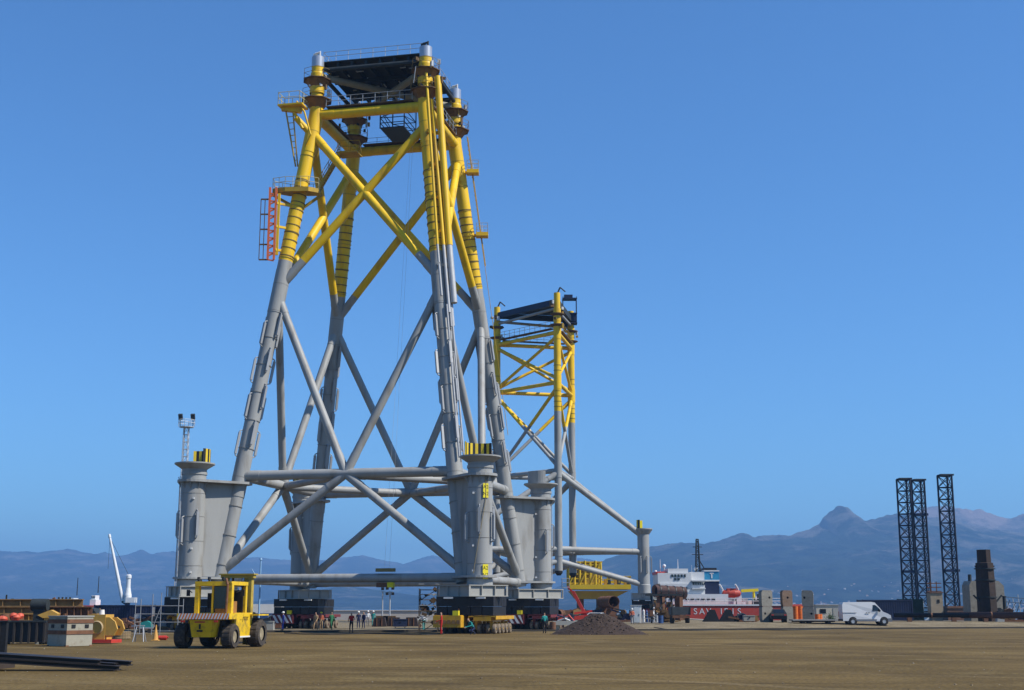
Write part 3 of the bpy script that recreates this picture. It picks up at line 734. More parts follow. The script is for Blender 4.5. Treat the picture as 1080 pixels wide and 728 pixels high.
# ================================================================== SUPPORTS AND TRAILERS
def support(c, rot, lx, ly, z1, z0, zd, label, stool=(5.0, 5.0), srot=JT):
    c = Vector((c.x, c.y, 0)); e = empty('support_frame', Vector((c.x, c.y, zd)), label, 'support frame', 'support frames under the jackets')
    M = ROTZ(rot)
    def bb(o, sz, nm, m, r=M): MB().box(c + r @ Vector(o), sz, 0, r).build(nm, m, e)
    h = z1 - z0; zc = (z1 + z0) / 2
    bb((0, 0, zc), (lx - .36, ly - .36, h - .14), 'web_box', LGREY)
    bb((0, 0, z1 - .04), (lx, ly, .075), 'flange', LGREY); bb((0, 0, z0 + .035), (lx, ly, .075), 'flange', LGREY)
    n = max(2, round(lx / 1.9))
    for s in (-1, 1):
        for i in range(n + 1): bb((-lx / 2 + .06 + (lx - .12) * i / n, s * (ly / 2 - .1), zc), (.06, .17, h - .15), 'stiffener', LGREY)
        for i in range(1, 3): bb((s * (lx / 2 - .1), -ly / 2 + ly * i / 3, zc), (.17, .06, h - .15), 'stiffener', LGREY)
    N = ROTZ(srot); hs_ = z0 - zd
    for i in range(5): bb((0, -stool[1] / 2 + stool[1] * (i + .5) / 5, z0 - hs_ * .26), (stool[0], stool[1] / 5 - .07, hs_ * .50), 'stool_beam', BLACK, N)
    for i in range(5): bb((-stool[0] / 2 + stool[0] * (i + .5) / 5, 0, zd + hs_ * .245), (stool[0] / 5 - .07, stool[1] * .98, hs_ * .46), 'stool_beam', BLACK, N)
    for s in (-1, 1): bb((s * stool[0] * .28, -stool[1] / 2 - .05, z0 - .12), (.8, .25, .14), 'timber_pad', WHITE, N)
    return e
wt = MB(); wt.lathe([(.16, -.15), (.36, -.15), (.42, -.10), (.42, .10), (.36, .15), (.16, .15)], n=16, rot=Matrix.Rotation(math.pi / 2, 3, 'Y'))
wt.lathe([(0, .1), (.17, .1)], n=16, m=1, rot=Matrix.Rotation(math.pi / 2, 3, 'Y')); wt.lathe([(.17, -.1), (0, -.1)], n=16, m=1, rot=Matrix.Rotation(math.pi / 2, 3, 'Y'))
WHEEL = wt.mesh('wheel', [DTYRE, mat('hub_tan', (.22, .17, .11), .8)])
SPY = mat('trailer_yellow', (.60, .33, .02), .6, 0, .15, 1.5, (.25, .15, .06), .5)
SPR = mat('trailer_maroon', (.16, .025, .03), .6, 0, .15, 1.5, (.1, .07, .05), .5)
def hstripes(mb, w_, h_, n, y, z0, slant=.5):
    for i in range(n):
        x0 = -w_ / 2 + w_ * i / n; dx = w_ / n / 2
        mb.poly([(x0, y, z0 + h_), (x0 + dx, y, z0 + h_), (x0 + dx + slant, y, z0), (x0 + slant, y, z0)] if x0 + dx + slant <= w_ / 2 else [(x0, y, z0 + h_), (x0 + dx, y, z0 + h_), (min(w_ / 2, x0 + dx + slant), y, z0), (min(w_ / 2, x0 + slant), y, z0)], 1)
def trailer(loc, rz, lines, pack, m, label, zf=0):
    e = empty('transport_trailer', loc, label, 'trailer', 'self-propelled trailers under the jackets', rz); L = lines * 1.4
    mb = MB(); mb.box((0, 0, 1.28), (1.5, L, .42)); mb.box((0, 0, 1.44), (2.4, L, .1))
    for s in (-1, 1): mb.box((s * 1.17, 0, 1.33), (.08, L, .26))
    mb.build('deck', m, e, Vector((0, 0, 0)))
    for i in range(lines):
        y = -L / 2 + .7 + i * 1.4
        for s in (-1, 1):
            b = MB(); b.box((s * .66, y, .72), (.24, .3, .62)); b.tube((s * .66 - .4, y, .42), (s * .66 + .4, y, .42), .09, .09, 8); b.build('bogie', m, e, Vector((0, 0, 0)))
            for t_ in (-.27, .27): inst('wheel', WHEEL, e, Matrix.Translation((s * .66 + t_, y, .42)))
    if pack:
        b = MB(); b.box((0, -L / 2 - 1.2, 1.02), (2.4, 2.2, .95)); b.box((0, -L / 2 - 1.2, 1.52), (2.3, 2.1, .06)); pk = b.build('power_pack', SPR if pack == 'stripe' else m, e, Vector((0, 0, 0)))
        if pack == 'stripe':
            b = MB(); hstripes(b, 2.3, .80, 4, -L / 2 - 2.306, .62); b.build('hazard_stripe', [WHITE, WHITE], pk, Vector((0, 0, 0)))
        else:
            for i in range(6): MB().box((-1.0 + i * .4, -L / 2 - 2.33, 1.0), (.3, .06, .3)).build('grille', TAN, pk, Vector((0, 0, 0)))
        MB().tube((.9, -L / 2 - 1.8, 1.5), (.9, -L / 2 - 1.8, 2.1), .06, .06, 8).build('exhaust', RUST, pk, Vector((0, 0, 0)))
        MB().box((.75, -L / 2 - 2.1, 1.72), (.5, .4, .4)).build('lamp_box', TAGY, pk, Vector((0, 0, 0)))
    return e
where = {'A': 'behind the forklift', 'B': 'under the nearest sleeve', 'C': 'under the right-hand rear sleeve', 'D': 'under the rear left leg'}
for k in 'ABCD':
    dg = DG(k); c = J(k, ZB) + dg * 1.45
    g0 = gz(c.x, c.y)
    support(c, math.atan2(dg.y, dg.x), 5.6, 3.9, 4.09, 3.12, 1.5 + g0, 'light grey box-beam support on black stools ' + where[k])
    for i, s in enumerate((-1, 1)):
        p = c + UX * (s * 1.4 + (.15 if k == 'B' else 0)) + WY * ({'A': 2.0, 'B': 2.2, 'C': 3.1, 'D': 3.1}[k] if s < 0 else .9); p.z = g0
        pk = {'A': None, 'B': 'plain', 'C': 'stripe', 'D': 'stripe'}[k] if s < 0 else None
        m = SPY if k in 'AB' else SPR
        trailer(p, JT, 5, pk, m, ('yellow' if m is SPY else 'dark red') + ' multi-wheel transport trailer ' + where[k] + (', the one with the power pack' if pk else ', the left one of the pair' if s < 0 else ', the one ending in bare wheels'))
for i, (c, o_) in enumerate(S2):
    g0 = gz(c.x, c.y); nm = ('beside the red-hulled ship', 'behind the nearest sleeve of the tall jacket', 'at the back of the slim jacket')[i]
    support(c, math.atan2(o_.y, o_.x), 3.6, 2.6, 4.39, 3.4, 1.5 + g0, 'grey box support carrying the slim jacket ' + nm, (3.2, 3.2), math.atan2(o_.y, o_.x))
    trailer(Vector((c.x, c.y, g0)), 0, 4, None, SPR, 'dark red transport trailer carrying the slim jacket ' + nm)

# ================================================================== VEHICLES
O0 = Vector((0, 0, 0))
def lp(mb, name, m, par): return mb.build(name, m, par, O0)
def mk_wheel(par, x, y, r, w_, tyre, rim, name='wheel'):
    Rm = Matrix.Rotation(math.pi / 2, 3, 'Y'); c = (x, y, r)
    mb = MB(); mb.lathe([(r * .55, -w_ / 2), (r * .9, -w_ / 2), (r, -w_ * .32), (r, w_ * .32), (r * .9, w_ / 2), (r * .55, w_ / 2)], c, 22, 0, Rm)
    for i in range(18):
        a = 2 * math.pi * i / 18; mb.box((x, y + math.cos(a) * r, r + math.sin(a) * r), (w_ * .7, .09 * r, .05 * r), 0, Matrix.Rotation(a + math.pi / 2, 3, 'X'))
    o = lp(mb, name, tyre, par)
    mb = MB(); mb.lathe([(0, -w_ * .30), (r * .3, -w_ * .36), (r * .56, -w_ * .36), (r * .56, w_ * .36), (r * .3, w_ * .36), (0, w_ * .30)], c, 18, 0, Rm)
    lp(mb, 'rim', rim, o); return o
FY = mat('forklift_yellow', (.80, .52, .012), .5, 0, .12, 1.2, (.22, .14, .05), .65)
FYD = mat('mast_yellow', (.45, .33, .05), .6, 0, .15, 1, (.15, .1, .05), .5)
fp = gp(230.5, 75.4)
fk = empty('forklift', fp, 'big yellow forklift seen from behind with orange and white striped tail', 'forklift', None, R(-11))
mb = MB(); mb.box((0, .1, 1.05), (1.9, 4.0, .9)); lp(mb, 'chassis', BLACK, fk)
mb = MB(); mb.prism([(-.98, -2.62), (.98, -2.62), (1.22, -2.2), (1.22, -1.0), (-1.22, -1.0), (-1.22, -2.2)], .62, 1.52)
for i, v in enumerate(mb.v): mb.v[i] = (v[0] * .66 * (.85 if v[2] < 1 else 1) + .04, v[1] * (.93 if v[2] < 1 else 1), v[2])
cw = lp(mb, 'counterweight', FY, fk)
mb = MB(); mb.box((0, -2.605, 1.18), (.1, .02, .26)); mb.box((0, -2.60, .95), (.34, .02, .1)); lp(mb, 'number_plate', BLACK, cw)
mb = MB(); mb.box((0, -2.618, 1.42), (.6, .012, .07)); lp(mb, 'name_plate', RED, cw)
mb = MB(); mb.box((.2, -1.75, 1.72), (3.0, 1.9, .30)); tl = lp(mb, 'tail_deck', FY, fk)
mb = MB(); nS = 17
for i in range(nS):
    x0 = -1.3 + 3.0 * i / nS; dx = 3.0 / nS
    mb.poly([(x0, -2.706, 1.565), (x0 + dx * .5, -2.706, 1.565), (min(1.7, x0 + dx * 1.2), -2.706, 1.875), (min(1.7, x0 + dx * .7), -2.706, 1.875)], 1)
    mb.poly([(x0 + dx * .5, -2.706, 1.565), (x0 + dx, -2.706, 1.565), (min(1.7, x0 + dx * 1.7), -2.706, 1.875), (min(1.7, x0 + dx * 1.2), -2.706, 1.875)], 0)
lp(mb, 'hazard_band', [mat('band_orange', (.85, .22, .02), .6), WHITE], tl)
mb = MB(); mb.prism([(-1.2, -.8), (1.2, -.8), (1.2, 1.75), (-1.2, 1.75)], 1.2, 1.9); lp(mb, 'hood', FY, fk)
for s in (-1, 1):
    mb = MB(); mb.box((s * 1.22, .25, 1.25), (.16, 2.5, 1.25)); sp_ = lp(mb, 'side_panel', FY, fk)
    mb = MB(); mb.box((s * 1.24, .25, .60), (.2, 2.5, .08)); lp(mb, 'step', WHITE, sp_)
    me = text_mesh('Hyster', .44); me.materials.clear(); me.materials.append(BLACK)
    M = Matrix(((0, 0, 1), (1, 0, 0), (0, 1, 0))).to_4x4() if s > 0 else Matrix(((0, 0, -1), (-1, 0, 0), (0, 1, 0))).to_4x4()
    M.translation = (s * 1.305, .35, 1.62); inst('lettering', me, sp_, M)
    mb = MB(); mb.box((s * 1.45, 1.95, 1.78), (.75, 1.5, .08)); lp(mb, 'fender', FY, fk)
for x, y, sx, sy in ((-.86, -1.1, .24, .26), (1.02, -1.1, .32, .30), (-.8, 1.2, .16, .2), (.95, 1.2, .2, .24), (0, -1.05, .1, .1)):
    mb = MB(); mb.box((x, y, 2.68), (sx, sy, 1.66)); lp(mb, 'cab_post', FY, fk)
mb = MB(); mb.box((.08, -1.1, 3.48), (2.14, .3, .24)); mb.box((.08, 1.2, 3.5), (2.0, .22, .2)); mb.box((-.88, .05, 3.5), (.2, 2.05, .2)); mb.box((1.04, .05, 3.5), (.2, 2.05, .2))
for i in range(5): mb.box((-.8 + i * .4, 0, 3.52), (.08, 2.2, .08))
lp(mb, 'overhead_guard', FY, fk)
for x, y in ((-.85, -1.1), (-.25, -1.05), (.6, -1.1)):
    mb = MB(); mb.tube((x, y, 3.6), (x, y, 3.68), .06, .06, 8); mb.tube((x, y, 3.68), (x, y, 3.84), .1, .08, 10); lp(mb, 'work_lamp', BLACK, fk)
for x0, x1, nm in ((.06, .84, 'rear_window'),):
    mb = MB(); mb.box(((x0 + x1) / 2, -1.02, 2.72), (x1 - x0, .03, 1.2)); lp(mb, nm, GLASS, fk)
mb = MB(); mb.path([(.9, -1.3, 1.9), (.95, -1.35, 2.5), (.95, -1.3, 3.4), (.8, -1.2, 3.75)], .07, 8); lp(mb, 'exhaust', RUST, fk)
mb = MB(); mb.path([(.6, 2.2, 1.3), (.75, 2.15, 2.2), (.6, 2.25, 3.2), (.3, 2.3, 3.9)], .05, 6); lp(mb, 'hydraulic_hose', BLACK, fk)
for s in (-1, 1):
    mb = MB(); mb.tube((s * 1.3, -.9, 3.0), (s * 1.55, -.7, 3.1), .025, .025, 6); mb.box((s * 1.6, -.72, 2.98), (.2, .05, .34)); lp(mb, 'mirror', BLACK, fk)
    mb = MB(); mb.box((s * .95, -2.715, 1.46), (.22, .03, .1)); lp(mb, 'tail_lamp', RED, fk)
mb = MB(); mb.box((-.35, .1, 2.25), (.6, .55, .22)); mb.box((-.35, -.2, 2.6), (.6, .16, .75)); lp(mb, 'seat', BLACK, fk)
mb = MB(); mb.box((.08, .98, 2.5), (1.7, .08, 1.3)); lp(mb, 'cab_shade_panel', BLACK, fk)  # black panel added inside the cab as stand-in shade, darkening the interior
mb = MB(); mb.box((.08, .1, 3.36), (1.7, 2.0, .05)); lp(mb, 'headliner', DARK, fk)
mb = MB(); mb.box((.5, -.35, 2.2), (.9, .9, .65)); lp(mb, 'engine_cover', mat('engine_orange', (.35, .16, .04), .7, 0, .2, 2), fk)
mb = MB(); mb.tube((-.35, .75, 1.9), (-.35, .62, 2.55), .04, .04, 8); mb.lathe([(.2, -.02), (.24, 0), (.2, .02)], (-.35, .6, 2.58), 14); lp(mb, 'steering_wheel', BLACK, fk)
mb = MB()
for s in (-1, 1):
    mb.box((s * .78, 2.45, 2.05), (.22, .36, 3.9)); mb.box((s * .52, 2.5, 2.1), (.16, .3, 3.96))
mb.box((0, 2.45, 3.95), (2.0, .4, .2)); mb.box((0, 2.45, 2.6), (1.4, .18, .16)); mb.box((0, 2.45, 1.2), (1.5, .2, .3))
ms = lp(mb, 'mast', FYD, fk)
mb = MB(); mb.box((0, 2.45, 4.07), (2.15, .62, .07)); lp(mb, 'mast_cap', FYD, ms)
mb = MB()
for s in (-.3, .3): mb.tube((s, 2.4, .6), (s, 2.4, 3.9), .07, .07, 8)
lp(mb, 'lift_cylinder', BLACK, ms)
mb = MB()
for s in (-.36, .4): mb.lathe([(.0, -.05), (.2, -.05), (.2, .05), (0, .05)], (s, 2.38, 3.72), 12, 0, Matrix.Rotation(math.pi / 2, 3, 'Y'))
lp(mb, 'chain_wheel', SILV, ms)
mb = MB(); mb.box((0, 2.85, 1.1), (2.4, .16, 1.0))
for s in (-.7, .7): mb.box((s, 3.0, .75), (.22, .12, 1.3)); mb.box((s, 4.0, .16), (.22, 2.1, .1))
lp(mb, 'fork_carriage', BLACK, fk)
FT = mat('forklift_tyre', (.055, .045, .036), .9, 0, .3, 3, (.15, .115, .08), .7)
RIMY = mat('rim_dusty', (.30, .25, .16), .7, 0, .2, 2)
for s in (-1, 1):
    mk_wheel(fk, s * 1.35, -1.62, .66, .62, FT, RIMY); mk_wheel(fk, s * 1.42, 2.0, .76, .70, FT, RIMY)
# ---- white panel van
vp = gp(912.5, 149)
van = empty('panel_van', vp, 'white panel van parked side-on in front of dark containers', 'van')
prof = [(-2.62, .42), (-2.66, 1.2), (-2.62, 2.2), (-2.5, 2.42), (.55, 2.46), (.95, 2.38), (1.42, 1.85), (1.75, 1.42), (2.35, 1.18), (2.6, .98), (2.66, .62), (2.62, .36)]
def wid(z): return .98 if z < 1.25 else .98 - .13 * (z - 1.25) / 1.2
mb = MB(); n_ = len(prof)
for s in (-1, 1): mb.v += [(x, s * wid(z), z) for x, z in prof]
mb.face(list(range(n_))); mb.face([2 * n_ - 1 - i for i in range(n_)])
for i in range(n_): j = (i + 1) % n_; mb.face([i, i + n_, j + n_, j])
vb = lp(mb, 'body', mat('van_white', (.72, .73, .74), .35, 0, .03, 1), van)
for s in (-1, 1):
    y = lambda z, e=.012: s * (wid(z) + e)
    mb = MB(); mb.poly([(.62, y(1.48), 1.48), (1.58, y(1.48), 1.48), (1.34, y(1.8), 1.8), (.98, y(2.12), 2.12), (.70, y(2.12), 2.12)][::(1 if s < 0 else -1)]); lp(mb, 'side_window', GLASS, van)
    mb = MB(); mb.box((-.2, s * .985, .52), (2.5, .03, .14)); mb.box((-1.9, s * .99, 1.28), (1.5, .03, .05)); lp(mb, 'side_trim', mat('trim_grey', (.16, .17, .19), .6), van)
    for x in (-.02, .22): MB_ = MB(); MB_.box((x, s * .99, 1.28), (.16, .04, .07)); lp(MB_, 'door_handle', BLACK, van)
    mb = MB(); mb.box((1.35, s * 1.12, 1.52), (.14, .2, .26)); lp(mb, 'wing_mirror', BLACK, van)
    mb = MB(); mb.box((-2.64, s * .86, 1.1), (.05, .18, .55)); lp(mb, 'tail_lamp', RED, van)
    mb = MB(); mb.box((2.52, s * .75, .95), (.24, .36, .2)); lp(mb, 'headlight', GALV, van)
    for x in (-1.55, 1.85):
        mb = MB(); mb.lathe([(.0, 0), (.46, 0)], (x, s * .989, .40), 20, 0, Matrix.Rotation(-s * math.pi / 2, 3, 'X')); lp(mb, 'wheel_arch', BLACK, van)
        w0 = empty('wheel', (x, s * .90, 0)); w0.parent = van; w0.rotation_euler = (0, 0, math.pi / 2); bpy.data.objects.remove(w0)
        Rm = Matrix.Rotation(math.pi / 2, 3, 'X'); mb = MB()
        mb.lathe([(.2, -.12), (.33, -.12), (.36, -.08), (.36, .08), (.33, .12), (.2, .12)], (x, s * .91, .36), 20, 0, Rm); wo = lp(mb, 'wheel', RUBBER, van)
        mb = MB(); mb.lathe([(0, -.1), (.21, -.11), (.21, .11), (0, .1)], (x, s * .91, .36), 16, 0, Rm); lp(mb, 'rim', GALV, wo)
mb = MB(); mb.poly([(1.77, -.78, 1.46), (1.77, .78, 1.46), (1.0, .72, 2.36), (1.0, -.72, 2.36)]); lp(mb, 'windscreen', GLASS, van)
mb = MB(); mb.box((2.5, 0, .52), (.46, 2.0, .36)); lp(mb, 'front_bumper', mat('trim_grey', (.16, .17, .19), .6), van)
mb = MB(); mb.box((-2.66, 0, .5), (.12, 1.9, .2)); lp(mb, 'rear_bumper', BLACK, van)
# ---- black car seen from behind
def car(loc, rz, m, label, group=None):
    e = empty('parked_car', loc, label, 'car', group, rz)
    pr = [(-2.0, .35), (-2.05, .75), (-1.9, .98), (-1.25, 1.42), (.25, 1.45), (.95, 1.0), (1.85, .82), (2.0, .55), (1.98, .32)]
    wd = lambda z: .86 if z < .95 else .86 - .5 * (z - .95)
    mb = MB(); n_ = len(pr)
    for s in (-1, 1): mb.v += [(s * wd(z), x, z) for x, z in pr]
    mb.face(list(range(n_))[::-1]); mb.face([n_ + i for i in range(n_)])
    for i in range(n_): j = (i + 1) % n_; mb.face([j, j + n_, i + n_, i])
    lp(mb, 'body', m, e)
    mb = MB(); mb.poly([(-.58, -1.87, 1.02), (.58, -1.87, 1.02), (.56, -1.33, 1.39), (-.56, -1.33, 1.39)]); lp(mb, 'rear_window', GLASS, e)
    mb = MB(); mb.poly([(.6, .93, 1.04), (-.6, .93, 1.04), (-.58, .32, 1.42), (.58, .32, 1.42)]); lp(mb, 'windscreen', GLASS, e)
    for s in (-1, 1):
        q = [(s * (wd(1.0) + .01), -1.5, 1.03), (s * (wd(1.0) + .01), .7, 1.03), (s * (wd(1.38) + .01), .2, 1.38), (s * (wd(1.38) + .01), -1.15, 1.38)]
        mb = MB(); mb.poly(q if s > 0 else q[::-1]); lp(mb, 'side_window', GLASS, e)
        mb = MB(); mb.box((s * .68, -2.03, .82), (.26, .04, .14)); lp(mb, 'tail_lamp', RED, e)
        mb = MB(); mb.box((s * .62, 1.95, .68), (.3, .06, .13)); lp(mb, 'headlight', GALV, e)
        for y in (-1.25, 1.25):
            mb = MB(); mb.lathe([(0, -.1), (.28, -.1), (.31, -.06), (.31, .06), (.28, .1), (0, .1)], (s * .78, y, .31), 18, 0, Matrix.Rotation(math.pi / 2, 3, 'Y')); lp(mb, 'wheel', RUBBER, e)
    return e
car(gp(821, 151.5), R(-8), BLACK, 'black car parked in front of the stacked concrete blocks')
car(gp(625.5, 176), R(70), WHITE, 'white car behind the dark mound, beside the red boom lift')

# ================================================================== PEOPLE
SKIN = mat('skin', (.42, .24, .16), .6, 0, .05)
SHOE = mat('shoe', (.02, .018, .015), .7)
HAIR = mat('hair', (.025, .018, .012), .8)
HELM = {'white': WHITE, 'yellow': TAGY, 'red': RED, 'blue': BLUEM}
def cloth(name, rgb): return mat('cloth_' + name, rgb, .9, 0, .12, 6)
def person(loc, rz, h, top, leg, head, label, pose='stand', seed=0):
    rg = random.Random(seed); st = {'stand': .05, 'walk': .24, 'crouch': .1}[pose]
    J_ = []; E_ = []; rad = []; cls = []
    def v(p, r, c, par=None):
        J_.append(p); rad.append(r if isinstance(r, tuple) else (r, r)); cls.append(c); i = len(J_) - 1
        if par is not None: E_.append((par, i))
        return i
    lean = .0 if pose != 'crouch' else .38; zl = 0 if pose != 'crouch' else -.42
    pel = v((0, 0, .96 + zl), (.165, .12), 'leg'); sp = v((0, lean * .45, 1.18 + zl), (.15, .105), 'top', pel)
    ch = v((0, lean * .9, 1.38 + zl), (.185, .12), 'top', sp); nk = v((0, lean * 1.15 + .01, 1.52 + zl), .058, 'skin', ch)
    h0 = v((0, lean * 1.3 + .035, 1.60 + zl), (.066, .08), 'skin', nk); h1 = v((0, lean * 1.4 + .03, 1.69 + zl), (.078, .098), 'skin', h0); h2 = v((0, lean * 1.4 + .01, 1.775 + zl), (.05, .06), 'hair', h1)
    v((0, lean * 1.4 + .135, 1.66 + zl), .014, 'skin', h1)                  # nose
    for s in (-1, 1):
        f = st * s; kn = .06 + (abs(zl) * .75); hp_ = v((s * .095, 0, .90 + zl), .095, 'leg', pel)
        k = v((s * .11, f * .5 + kn, .52 + zl * .45), .066, 'leg', hp_); a = v((s * .115, f, .11), .048, 'leg', k)
        fo = v((s * .12, f + .06, .05), (.045, .04), 'shoe', a); v((s * .13, f + .19, .035), (.04, .03), 'shoe', fo)
        aw = rg.uniform(-.12, .2) - f; up = rg.choice((0, 0, .3)) if pose == 'stand' else (.35 if pose == 'crouch' else 0)
        sh = v((s * .20, lean * .95, 1.42 + zl), .066, 'top', ch); el = v((s * .265, lean * .95 - .02 + aw * .4, 1.14 + zl + up * .1), .048, 'top', sh)
        wr = v((s * (.27 - up * .2), lean * .95 + .08 + aw + up * .8, .90 + zl + up * .45), .034, 'top', el)
        pm = v((s * (.268 - up * .22), lean * .95 + .11 + aw + up, .825 + zl + up * .5), (.036, .02), 'skin', wr)
        for q, (dx, L) in enumerate(((-.026, .07), (-.009, .08), (.009, .076), (.026, .06))):
            m1 = v((J_[pm][0] + dx, J_[pm][1] + .012, J_[pm][2] - L * .5), .0095, 'skin', pm); v((J_[pm][0] + dx, J_[pm][1] + .03, J_[pm][2] - L), .008, 'skin', m1)
        v((J_[pm][0] - s * .025, J_[pm][1] + .045, J_[pm][2] - .015), .011, 'skin', pm)
    me = bpy.data.meshes.new('body'); me.from_pydata(J_, E_, []); o = bpy.data.objects.new('tmp', me); col.objects.link(o)
    o.modifiers.new('s', 'SKIN'); sv = me.skin_vertices[0].data
    for i, r in enumerate(rad): sv[i].radius = r; sv[i].use_root = (i == 0)
    m2 = o.modifiers.new('d', 'SUBSURF'); m2.levels = 1; m2.render_levels = 1
    bm = bpy.data.meshes.new_from_object(o.evaluated_get(bpy.context.evaluated_depsgraph_get())); bpy.data.objects.remove(o)
    bm.name = 'person'; bm.materials.clear()
    names = ['top', 'leg', 'skin', 'shoe', 'hair']; mm = [top, leg, SKIN, SHOE, HAIR]
    for m in mm: bm.materials.append(m)
    JV = [Vector(p) for p in J_]
    for p in bm.polygons:
        c = p.center; best = min(range(len(JV)), key=lambda i: (JV[i] - c).length - .6 * max(rad[i])); p.material_index = names.index(cls[best]); p.use_smooth = True
    e = bpy.data.objects.new('person', bm); col.objects.link(e); e.location = loc; e.rotation_euler = (0, 0, rz); e.scale = [h / 1.80] * 3
    tag(e, label, 'person', 'people working in the yard')
    if head:
        y = lean * 1.4 + .02; hm_ = MB(); hm_.lathe([(.135, 1.70 + zl), (.132, 1.72 + zl), (.125, 1.77 + zl), (.095, 1.82 + zl), (.05, 1.845 + zl), (0, 1.85 + zl)], (0, y, 0), 14)
        hm_.box((0, y + .14, 1.712 + zl), (.18, .1, .015)); ho_ = hm_.build('helmet', HELM[head], None, O0); ho_.parent = e
    return e
BLU = cloth('blue', (.03, .05, .32)); DBL = cloth('dark_blue', (.02, .03, .09)); REDC = cloth('red', (.5, .02, .015)); WHC = cloth('white', (.62, .64, .66))
TEAL = cloth('teal', (.02, .25, .24)); DRK = cloth('black', (.012, .014, .018)); BEI = cloth('beige', (.4, .27, .15)); GRN = cloth('green', (.03, .16, .07)); ORC = cloth('orange', (.6, .16, .08)); GRY = cloth('grey', (.2, .2, .21))
PI = math.pi
person(gp(298.5, 133), PI * .6, 1.78, BLU, BLU, 'white', 'worker in blue coveralls at the left end of the rear trailer', 'stand', 1)
person(gp(333.0, 137), PI * .9, 1.76, BEI, BEI, None, 'worker in beige clothes standing in front of the rear trailer', 'walk', 2)
person(gp(338.5, 138), PI * 1.1, 1.74, ORC, BEI, 'yellow', 'worker in orange top and beige trousers beside the beige worker', 'stand', 3)
person(gp(349.5, 138), PI * 1.2, 1.78, GRN, GRN, None, 'worker in green overalls by the right end of the rear trailer', 'walk', 4)
person(gp(370.5, 120.5), PI * .95, 1.80, REDC, DRK, None, 'man in red top and dark trousers standing nearest under the lower brace', 'stand', 5)
person(gp(378.0, 146), PI, 1.80, DBL, DBL, 'white', 'person in dark blue with white helmet behind the man in red', 'stand', 6)
person(gp(383.5, 146), PI * .8, 1.76, DBL, DBL, None, 'bareheaded person in dark blue behind the man in red', 'stand', 7)
person(gp(388.0, 166), PI * 1.1, 1.80, WHC, GRY, 'white', 'person in white shirt and helmet in the middle of the group', 'stand', 8)
person(gp(393.5, 165), PI, 1.80, TEAL, TEAL, 'white', 'person in teal overalls with white helmet, right end of the group', 'stand', 9)
person(gp(447.0, 131), PI * .1, 1.74, WHC, TEAL, None, 'worker in white shirt and teal trousers walking beside the scaffold tower', 'walk', 10)
person(gp(465.5, 111), PI * .5, 1.82, REDC, REDC, None, 'worker in red coveralls standing at the yellow power pack', 'stand', 11)
person(gp(499.5, 111.5), PI * .7, 1.74, TEAL, DBL, None, 'worker in teal shirt crouching beside the trailer wheels', 'crouch', 12)
person(gp(574.5, 117.5), PI * .1, 1.80, TEAL, DRK, None, 'man in teal jacket and black trousers left of the dark mound', 'stand', 13)
person(gp(667.0, 163), PI, 1.78, ORC, GRY, 'white', 'worker in orange vest in front of the white cabin', 'stand', 14)
person(gp(690.0, 170), PI, 1.76, WHC, DRK, 'white', 'worker in white shirt left of the dark tipper trailer', 'walk', 15)

# ================================================================== YARD
# low kerb rail across the yard
kr = MB(); pk = None
for i in range(56):
    x = -34 + i * 2.0; y = dline(x) - .2; p = Vector((x, y, gz(x, y)))
    if pk is not None: kr.bar(pk + UP * .04, p + UP * .04, .35, .26)
    pk = p
structure(kr.build('kerb', mat('kerb_dark', (.05, .043, .033), .9, 0, .2, 1)))
# mound of dark gravel
mc = gp(631.5, 112.5); nr, na = 26, 72; mv = []; mf = []
for j in range(nr + 1):
    for i in range(na):
        r_ = 3.75 * j / nr; a = 2 * PI * i / na; t_ = j / nr
        hh = 1.92 * (1 - t_) ** .95 * (1 if t_ > .18 else 1 - .35 * (1 - t_ / .18) ** 2) if t_ < 1 else 0
        x, y = mc.x + r_ * math.cos(a) * (1 + .10 * math.sin(a * 2 + 1)), mc.y + r_ * math.sin(a) * .8
        hh += (.16 * noise.noise((x * 1.1, y * 1.1, 2)) + .09 * noise.noise((x * 3.5, y * 3.5, 5)) + .04 * noise.noise((x * 9, y * 9, 1))) * (1 - t_) ** .4
        mv.append((x - mc.x, y - mc.y, hh + gz(x, y) - mc.z - .03))
for j in range(nr):
    for i in range(na):
        k2 = (i + 1) % na; mf.append((j * na + i, (j + 1) * na + i, (j + 1) * na + k2, j * na + k2))
me = bpy.data.meshes.new('gravel_mound'); me.from_pydata(mv, [], mf)
me.materials.append(mat('mound_gravel', (.040, .025, .018), .95, 0, .35, 2.5, (.085, .056, .042), .5, bump=.9, bscale=9))
mo = bpy.data.objects.new('gravel_mound', me); col.objects.link(mo); mo.location = mc; tag(mo, 'heap of dark brown gravel on the ground in front of the jackets', 'mound')
st = MB(); rg = random.Random(5)
for i in range(420):
    a = rg.uniform(0, 2 * PI); t_ = rg.uniform(.15, 1.12); x = mc.x + 3.75 * t_ * math.cos(a); y = mc.y + 3.0 * t_ * math.sin(a); s = rg.uniform(.04, .13)
    z = 1.92 * max(0, 1 - t_) ** .95 + gz(x, y)
    st.box((x, y, z), (s, s * rg.uniform(.6, 1.2), s * .7), 0, Matrix.Rotation(rg.uniform(0, 3), 3, (1, .4, .7)))
so = st.build('loose_stone', mat('mound_stone', (.065, .045, .034), .95, 0, .3, 3), mo, Vector(mc)); so['kind'] = 'stuff'
